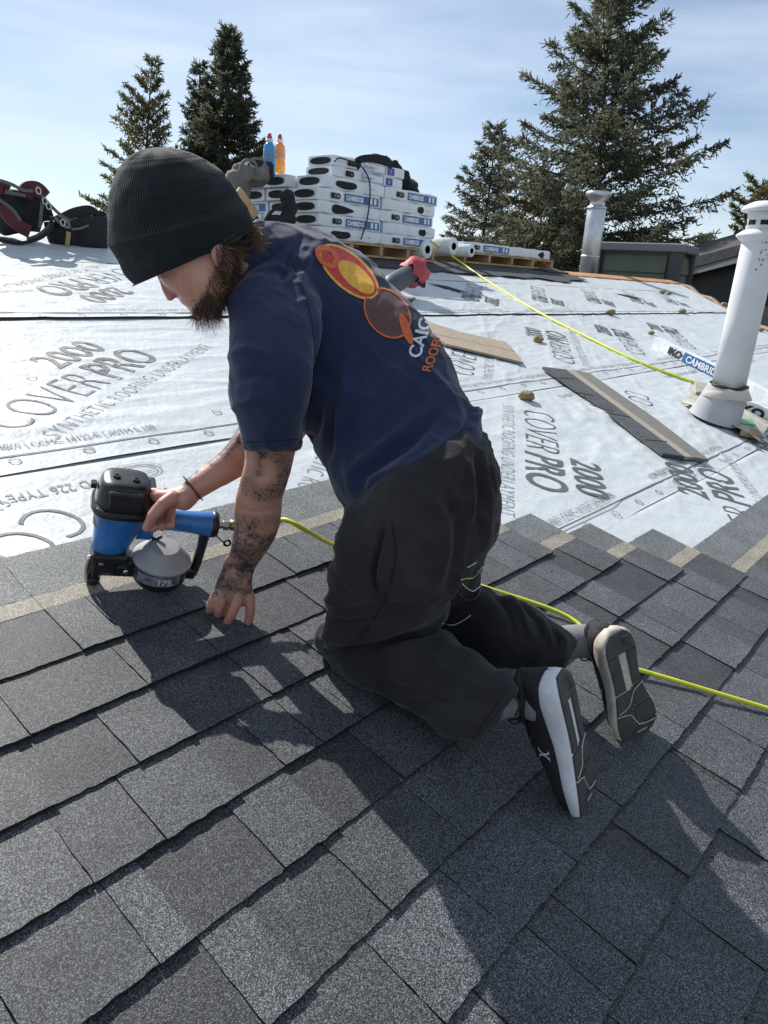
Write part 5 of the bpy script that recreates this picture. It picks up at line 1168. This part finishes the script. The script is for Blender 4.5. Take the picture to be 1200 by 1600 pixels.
for i in range(80):
    a_ = rng.uniform(-2.8, -.2); h_ = .84 - abs(rng.normal(0, .10)) - .01; r_ = rng.uniform(.0016, .0045); c0 = vb + LEAN * h_ + .0940 * (XA * math.cos(a_) + YA * math.sin(a_)); tg = -XA * math.sin(a_) + YA * math.cos(a_)
    if i == 0: mb = MB()
    o_ = len(mb.v); mb.add([c0 + r_ * (tg * math.cos(q) + ZA * math.sin(q) * 1.3) for q in np.arange(6) * math.pi / 3], [tuple(range(6))])
mb.build('chipped_specks', mat('speck', (.03, .03, .03)), pp, kind='stuff')
mb = MB(); lathe(mb, ztop, ZA, [(.094, -.03), (.099, -.025), (.128, .0), (.130, .008), (.10, .030), (.09, .035)], 36); mb.build('cap_collar', M_VW, VP, True)
mb = MB(); lathe(mb, ztop, ZA, [(.080, .03), (.088, .035), (.088, .13), (.080, .135)], 28); mb.build('cap_drum', M_VW, VP, True)
for i in range(8):
    a_ = i * math.pi / 4 + .3; m_ = MB(); c0 = ztop + ZA * .07 + .0885 * (XA * math.cos(a_) + YA * math.sin(a_)); tg = -XA * math.sin(a_) + YA * math.cos(a_); box(m_, c0, tg * .022, (XA * math.cos(a_) + YA * math.sin(a_)) * .002, ZA * .012); m_.build('louvre', M_BLACK, VP)
mb = MB(); lathe(mb, ztop, ZA, [(.02, .125), (.125, .128), (.130, .135), (.118, .155), (.07, .178), (.02, .184), (.001, .184)], 36); mb.build('rain_cap', M_VW, VP, True)
# small scraps by the pipe
mb = MB(); quad_slab(mb, [(1086, 596), (1112, 600), (1112, 612), (1088, 612)], .06, .05); o = mb.build('scrap_box', mat('grey_card', (.34, .32, .29), rough=.8, noise=[(20, .15, 3)]), None); o['label'] = 'small open grey carton behind the foot of the white vent pipe'; o['category'] = 'carton'
mb = MB(); quad_slab(mb, [(1156, 652), (1176, 656), (1180, 664), (1158, 661)], .06, .03); o = mb.build('green_wrapper', mat('green_film', (.10, .32, .14), rough=.4), None); o['label'] = 'scrap of green wrapper at the right of the vent pipe foot'; o['category'] = 'wrapper'
mb = MB(); quad_slab(mb, [(1158, 664), (1186, 672), (1192, 682), (1160, 674)], .05, .025); o = mb.build('wood_block', M_WOOD, None); o['label'] = 'pale wood block beside the green scrap at the vent pipe foot'; o['category'] = 'block'
# stub of dark plumbing pipe with a torn red sleeve
PB = onplane(655, 470, W(0, 3.45, 0)[1]);
q1, q2 = P(612, 445, 5.3), P(648, 424, 5.5)
t = empty('plumbing_stack', W(*R(640, 470, 0)), 'dark plumbing stack with a torn red collar, seen just past the roofer\'s back', 'pipe')
mb = MB(); tube(mb, [P(598, 462, 5.2), q1, q2], .075, 24); mb.build('pipe', mat('dark_pipe', (.06, .065, .08), rough=.5), t, True)
mb = MB(); rg = []; dd = nrm(q2 - q1); a_, b_ = frame(dd); n = 30
for h_, r_ in ((-.10, .085), (-.06, .10), (0, .105), (.04, .10), (.07, .085)):
    rg.append([q2 + dd * (h_ + .02 * math.sin(4 * q)) + (r_ + .012 * math.sin(5 * q + h_ * 30)) * (a_ * math.cos(q) + b_ * math.sin(q)) for q in np.arange(n) * 2 * np.pi / n])
mb.grid(rg, True); mb.build('red_collar', mat('red_rubber', (.42, .05, .06), rough=.6, noise=[(14, .2, 4)]), t, True)
mb = MB(); quad = [P(640, 408, 5.6), P(668, 422, 5.6), P(664, 450, 5.5), P(648, 436, 5.4)]; mb.add(quad + [q + YA * .03 for q in quad], [(0, 1, 2, 3), (7, 6, 5, 4), (0, 4, 5, 1), (1, 5, 6, 2), (2, 6, 7, 3), (3, 7, 4, 0)]); mb.build('torn_flap', M_BLKF, t)
# ------------------------------------------------------------------ beyond the roof
GZ = -3.6
mb = MB(); mb.grid([[(x_, y_, GZ + (0.6 * vnoise(x_ * .01, y_ * .01) if abs(x_) + abs(y_) > 60 else 0)) for x_ in np.linspace(-1200, 1400, 40)] for y_ in np.linspace(-600, 2200, 40)])
mb.build('ground', mat('dry_grass', (.14, .13, .07), rough=1, noise=[(.2, .3, 5), (3, .2, 4)]), kind='structure')
M_SID = mat('green_siding', (.105, .125, .095), rough=.7, noise=[(5, .08, 3)])
M_TRIM = mat('dark_trim', (.05, .055, .062), rough=.6)
M_DKR = mat('dark_shingle_roof', (.045, .046, .05), rough=.9, noise=[(10, .3, 3), (60, .3, 2)])
# lap-sided chimney chase
def PZ(x_, y_, z_): return P(x_, y_, z_)
zc = 13.0
cA, cB_ = P(932, 410, zc + .75), P(1056, 412, zc); dx = cB_ - cA; dx[2] = 0; wid = np.linalg.norm(dx); dx = nrm(dx); dy = np.array([-dx[1], dx[0], 0]);
zt_, zb_ = P(935, 384, zc)[2], P(935, 470, zc)[2] - 2.4
CH = empty('chimney_chase', (*cA[:2], zb_), 'grey-green lap-sided chimney chase behind the ridge at the right', 'chimney')
dep = 1.1; cc_ = cA + dx * wid / 2 + dy * dep / 2; cc_[2] = (zt_ + zb_) / 2
mb = MB(); box(mb, cc_, dx * (wid / 2 - .02), dy * (dep / 2 - .02), ZA * (zt_ - zb_) / 2); mb.build('chase_wall', M_SID, CH)
nb = int((zt_ - zb_) / .285)
for i in range(nb):
    z0 = zt_ - .12 - .285 * (i + 1)
    for (c0, a_, o_) in ((cA + dx * wid / 2, dx * (wid / 2 - .16), -dy), (cA + dx * wid + dy * dep / 2, dy * (dep / 2 - .1), dx)):
        q = [];
        for s_ in (-1, 1):
            for zz, of in ((0, .055), (.29, .015)): q.append(np.array([*(c0 + a_ * s_ + o_ * of)[:2], z0 + zz]))
        for s_ in (-1, 1):
            for zz in (0, .29): q.append(np.array([*(c0 + a_ * s_ - o_ * .01)[:2], z0 + zz]))
        mb = MB(); mb.add(q, [(0, 2, 3, 1), (4, 5, 7, 6), (0, 4, 6, 2), (1, 3, 7, 5), (0, 1, 5, 4), (2, 6, 7, 3)]); mb.build('siding_board', M_SID, CH)
for c0 in (cA, cA + dx * wid, cA + dx * wid + dy * dep):
    mb = MB(); box(mb, np.array([*c0[:2], (zt_ + zb_) / 2 - .02]), dx * .10, dy * .10, ZA * ((zt_ - zb_) / 2 - .03)); mb.build('corner_board', M_TRIM, CH)
mb = MB(); box(mb, np.array([*cc_[:2], zt_ + .03]), dx * (wid / 2 + .14), dy * (dep / 2 + .14), ZA * .075, .02); mb.build('cap_flashing', mat('grey_cap', (.17, .18, .19), rough=.5), CH)
# metal flue beside it
f0, f1 = P(914, 470, 11.8), P(937, 316, 11.8); f1 = np.array([*f0[:2], f1[2]])
f0 = np.array([*P(925, 380, 11.8)[:2], f0[2]]); f1 = np.array([*f0[:2], f1[2]])
FL = empty('metal_flue', f0, 'tall galvanised flue with a ringed cap left of the green chimney chase', 'flue')
hh_ = f1[2] - f0[2]
mb = MB(); lathe(mb, f0, ZA, [(.15, 0), (.15, hh_ - .12), (.142, hh_ - .11)], 32); mb.build('flue_pipe', M_STEEL, FL, True)
mb = MB(); lathe(mb, f0, ZA, [(.152, hh_ * .44), (.157, hh_ * .445), (.152, hh_ * .46)], 32); mb.build('joint_band', M_STEEL, FL, True)
mb = MB(); lathe(mb, f1, ZA, [(.15, -.13), (.17, -.12), (.16, -.10), (.12, -.08), (.12, .0), (.165, .02), (.17, .05), (.20, .055), (.205, .12), (.19, .13), (.001, .13)], 32); mb.build('flue_cap', M_STEEL, FL, True)
# neighbouring house: dark gable wall and low roof
NB = empty('neighbour_house', P(1140, 480, 17) * np.array([1, 1, 0]) + np.array([0, 0, GZ]), 'dark neighbouring house with a low grey roof behind the right end of the ridge', 'house')
def prism(pts2, z_, depth, m, name, parent):
    a_ = [P(x_, y_, zz) for x_, y_, zz in pts2]; dv = nrm((P(700, 400, 10) - CAMP) * np.array([1, 1, 0])) * depth; b_ = [q + dv for q in a_]; k = len(a_)
    mb = MB(); mb.add(a_ + b_, [tuple(range(k)), tuple(range(k, 2 * k))[::-1]] + [(i, k + i, k + (i + 1) % k, (i + 1) % k) for i in range(k)]); return mb.build(name, m, parent)
z1, z2 = 17.0, 13.5
prism([(1052, 428, z1), (1330, 352, z2), (1330, 364, z2), (1052, 437, z1)], 0, 5.0, mat('grey_fascia', (.15, .16, .17), rough=.6), 'fascia', NB)
prism([(1050, 411, z1), (1330, 336, z2), (1330, 351, z2), (1050, 427, z1)], 0, 5.2, M_DKR, 'roof', NB)
prism([(1056, 438, z1 + .25), (1330, 364, z2 + .25), (1330, 900, z2 + .25), (1056, 800, z1 + .25)], 0, 4.5, mat('dark_brown_wall', (.028, .028, .030), rough=.8, noise=[(3, .15, 3)]), 'wall', NB)

# trees ---------------------------------------------------------------
M_BARK = mat('bark', (.075, .055, .042), rough=.95, noise=[(6, .3, 4)])
def leafmat(name, a, b):
    m = bpy.data.materials.new(name); m.use_nodes = True; nt = m.node_tree; bs = nt.nodes['Principled BSDF']; N = nt.nodes.new; K = nt.links.new
    g = N('ShaderNodeNewGeometry'); n = N('ShaderNodeTexNoise'); n.inputs['Scale'].default_value = 1.1; n.inputs['Detail'].default_value = 5; K(g.outputs['Position'], n.inputs['Vector'])
    c = N('ShaderNodeValToRGB'); c.color_ramp.elements[0].position = .35; c.color_ramp.elements[0].color = (*a, 1); c.color_ramp.elements[1].position = .65; c.color_ramp.elements[1].color = (*b, 1); K(n.outputs[0], c.inputs[0]); K(c.outputs[0], bs.inputs['Base Color'])
    bs.inputs['Roughness'].default_value = .75; bs.inputs['Specular IOR Level'].default_value = .25
    tr = N('ShaderNodeBsdfTranslucent'); K(c.outputs[0], tr.inputs[0]); mx_ = N('ShaderNodeMixShader'); mx_.inputs[0].default_value = .55
    K(bs.outputs[0], mx_.inputs[1]); K(tr.outputs[0], mx_.inputs[2]); K(mx_.outputs[0], nt.nodes['Material Output'].inputs[0]); return m
M_SPR = leafmat('spruce_needles', (.085, .095, .062), (.15, .155, .11)); M_SPB = leafmat('brown_spruce_needles', (.085, .075, .036), (.16, .13, .065)); M_PIN = leafmat('pine_needles', (.075, .085, .035), (.16, .155, .07)); M_DRK = leafmat('dark_spruce_needles', (.078, .088, .062), (.135, .142, .10))
def conifer(base_, H_, rad, label, m, seed, whorls=34, per=7, kind='spruce', t0=.06, lean=(0, 0), tuft=.16, dens=1.0, droop=.35, skew=None, group='conifers beyond the roof', name='spruce_tree', pw=.85, rise=(.55, -.12)):
    r_ = np.random.default_rng(seed); base_ = np.asarray(base_, float)
    t = empty(name, base_, label, 'tree', group)
    top_ = base_ + np.array([lean[0], lean[1], H_]); tl = lambda s_: base_ + (top_ - base_) * s_ + np.array([.05 * math.sin(s_ * 7 + seed), .05 * math.cos(s_ * 5), 0]) * (1 - s_)
    mb = MB(); tube(mb, [tl(s_) for s_ in np.linspace(0, 1, 14)], np.linspace(.028 * H_ ** .9 * .55, .012, 14), 9)
    V_ = []; cnt = 0; lv = []; bt = MB()
    for w in range(whorls):
        s_ = t0 + (1 - t0) * (max(0, w + r_.uniform(-.4, .4)) / whorls) ** .92; s_ = min(max(s_, t0), .99)
        n = max(3, int(per * (.6 + .6 * (1 - s_)))); a0 = r_.uniform(0, 6.28)
        for j in range(n):
            az = a0 + j * 6.283 / n + r_.normal(0, .22); Lb = rad * ((1 - s_) ** pw + .03) * r_.uniform(.62, 1.18)
            if skew is not None: Lb *= skew(s_, az)
            if Lb < .05: continue
            el0 = rise[1] + (rise[0] - rise[1]) * s_ + r_.normal(0, .09); d = np.array([math.cos(az) * math.cos(el0), math.sin(az) * math.cos(el0), math.sin(el0)])
            p = tl(s_); seg_ = 7; pts = [p]; dd = d.copy()
            for i in range(seg_):
                dd = nrm(dd + np.array([0, 0, (-droop if i < 3 else droop * .9) / seg_])); p = p + dd * Lb / seg_; pts.append(p)
            pts = np.array(pts); tube(bt, pts, np.linspace(.011 * Lb + .006, .004, len(pts)), 4, False)
            sd = nrm(np.cross(dd, [0, 0, 1.]));
            nt_ = int(Lb / .115 * dens) + 2
            for q in range(nt_):
                f = (q + r_.uniform(0, 1)) / nt_; f = .12 + .88 * f; k = f * seg_; i = min(int(k), seg_ - 1); o = pts[i] + (pts[i + 1] - pts[i]) * (k - i)
                bl = (.30 * Lb * (1 - f) ** .7 + .14) * r_.uniform(.6, 1.2)
                for sg in (-1, 1):
                    dr = nrm(sd * sg * r_.uniform(.5, 1.1) + dd * r_.uniform(.5, 1.1) + np.array([0, 0, r_.uniform(-.75, .1) if kind == 'spruce' else r_.uniform(-.1, .6)])); lv.append((o, dr, bl, tuft))
            lv.append((pts[-2], dd, .25, tuft))
    O = np.array([a[0] for a in lv]); D = np.array([a[1] for a in lv]); Ln = np.array([a[2] for a in lv]); Tf = tuft
    # each twig carries small needle sprays
    k = 8; n = len(O); fr = np.linspace(.05, 1, k)[None, :]
    pos = O[:, None] + D[:, None] * (Ln[:, None] * fr)[..., None] + r_.normal(0, .012, (n, k, 3)); pos[..., 2] -= (Ln[:, None] * fr ** 2 * .18)
    dr = nrm(D[:, None] + r_.normal(0, .62 if kind == 'spruce' else .95, (n, k, 3))); ln = Tf * r_.uniform(.6, 1.3, (n, k, 1)); sd = nrm(np.cross(dr, r_.normal(0, 1, (n, k, 3)))) * Tf * .15 * r_.uniform(.6, 1.4, (n, k, 1))
    A = pos - sd; B = pos + sd; Cc = pos + dr * ln + sd * .5; Dd = pos + dr * ln * .9 - sd * .6
    VV = np.stack([A, B, Cc, Dd], 2).reshape(-1, 3); FF = np.arange(len(VV)).reshape(-1, 4)
    mb.build('trunk', M_BARK, t, True); bt.build('branches', M_BARK, t, kind='stuff'); put('needles', VV, FF, m, t, kind='stuff')
    return t
def tree_at(x_, ytop, z_, yb=None):
    """ground point below the direction x_, and the height that brings the top to ytop"""
    a_ = P(x_, 430, z_); tp = P(x_, ytop, z_)
    return np.array([a_[0], a_[1], GZ]), tp[2] - GZ
def tree_px(xb, xt, yt, z_):
    T_ = P(xt, yt, z_); B_ = P(xb, 420, z_); s_ = (GZ - T_[2]) / (B_[2] - T_[2]); b_ = T_ + (B_ - T_) * s_; return np.array([b_[0], b_[1], GZ]), T_[2] - GZ, (T_ - b_)[:2]
b_, h_, ln_ = tree_px(925, 957, -35, 21); conifer(b_, h_, 4.7, 'tall dark spruce with long drooping boughs behind the metal flue', M_SPR, 5, whorls=34, per=7, t0=.16, lean=ln_, tuft=.15, dens=1.05, droop=.6, pw=.60, rise=(.80, -.10))
b_, h_, ln_ = tree_px(748, 778, 188, 27); conifer(b_, h_, 3.3, 'small slender spruce left of the tall spruce', M_DRK, 8, whorls=26, per=6, t0=.16, lean=ln_, tuft=.15, dens=.9, droop=.2, pw=.85, rise=(.7, .05))
b_, h_, ln_ = tree_px(840, 850, 270, 24); conifer(b_, h_, 2.6, 'low brownish spruce between the slender spruce and the tall one', M_SPB, 9, whorls=20, per=7, t0=.30, lean=ln_, tuft=.15, dens=1.1, droop=.5, pw=.45, rise=(.5, -.1))
b_, h_, ln_ = tree_px(352, 358, 40, 26); conifer(b_, h_, 3.3, 'dense dark spruce rising behind the beanie', M_DRK, 12, whorls=36, per=8, t0=.16, lean=ln_, tuft=.17, dens=1.15, droop=.3, pw=.78, rise=(.75, .0))
b_, h_, ln_ = tree_px(308, 312, 92, 26.5); conifer(b_, h_, 1.8, 'narrow second spruce top leaning on the dense spruce behind the beanie', M_DRK, 13, whorls=26, per=6, t0=.3, lean=ln_, tuft=.16, dens=1.0, droop=.3, pw=.75, rise=(.75, .0))
b_, h_, ln_ = tree_px(215, 238, 92, 25); conifer(b_, h_, 3.0, 'open pine with upturned tufted twigs left of the dense spruce', M_PIN, 15, whorls=26, per=6, t0=.16, kind='pine', lean=ln_, tuft=.13, dens=.85, droop=-.35, pw=.70, rise=(.85, .25), name='pine_tree')
b_, h_, ln_ = tree_px(1180, 1192, 278, 24); conifer(b_, h_, 2.3, 'yellow-green pine at the right edge behind the vent cap', M_PIN, 18, whorls=16, per=6, t0=.25, kind='pine', lean=ln_, tuft=.15, dens=1.0, droop=-.3, pw=.45, rise=(.7, .25), name='pine_tree')
b_, h_, ln_ = tree_px(1100, 1101, 366, 40); conifer(b_, h_, 1.25, 'small round-topped spruce far behind the neighbouring roof', M_SPB, 21, whorls=20, per=7, t0=.3, lean=ln_, tuft=.22, dens=1.3, droop=.2, pw=.55, rise=(.6, .2))
# thin bare shrubs and scrub on the skyline between the trees
for i, (x_, yt, z_, lab) in enumerate(((1128, 400, 42, 'thin bare twiggy sapling far behind the neighbouring roof'), (885, 385, 30, 'olive scrubby bush behind the low pallet'))):
    b_, h_, ln_ = tree_px(x_, x_, yt, z_); conifer(b_, h_, 1.0, lab, M_PIN, 30 + i, whorls=12, per=5, t0=.5, kind='pine', lean=ln_, tuft=.16, dens=.8, droop=-.3, pw=.3, rise=(.8, .3), name='bush', group='scrub on the skyline')
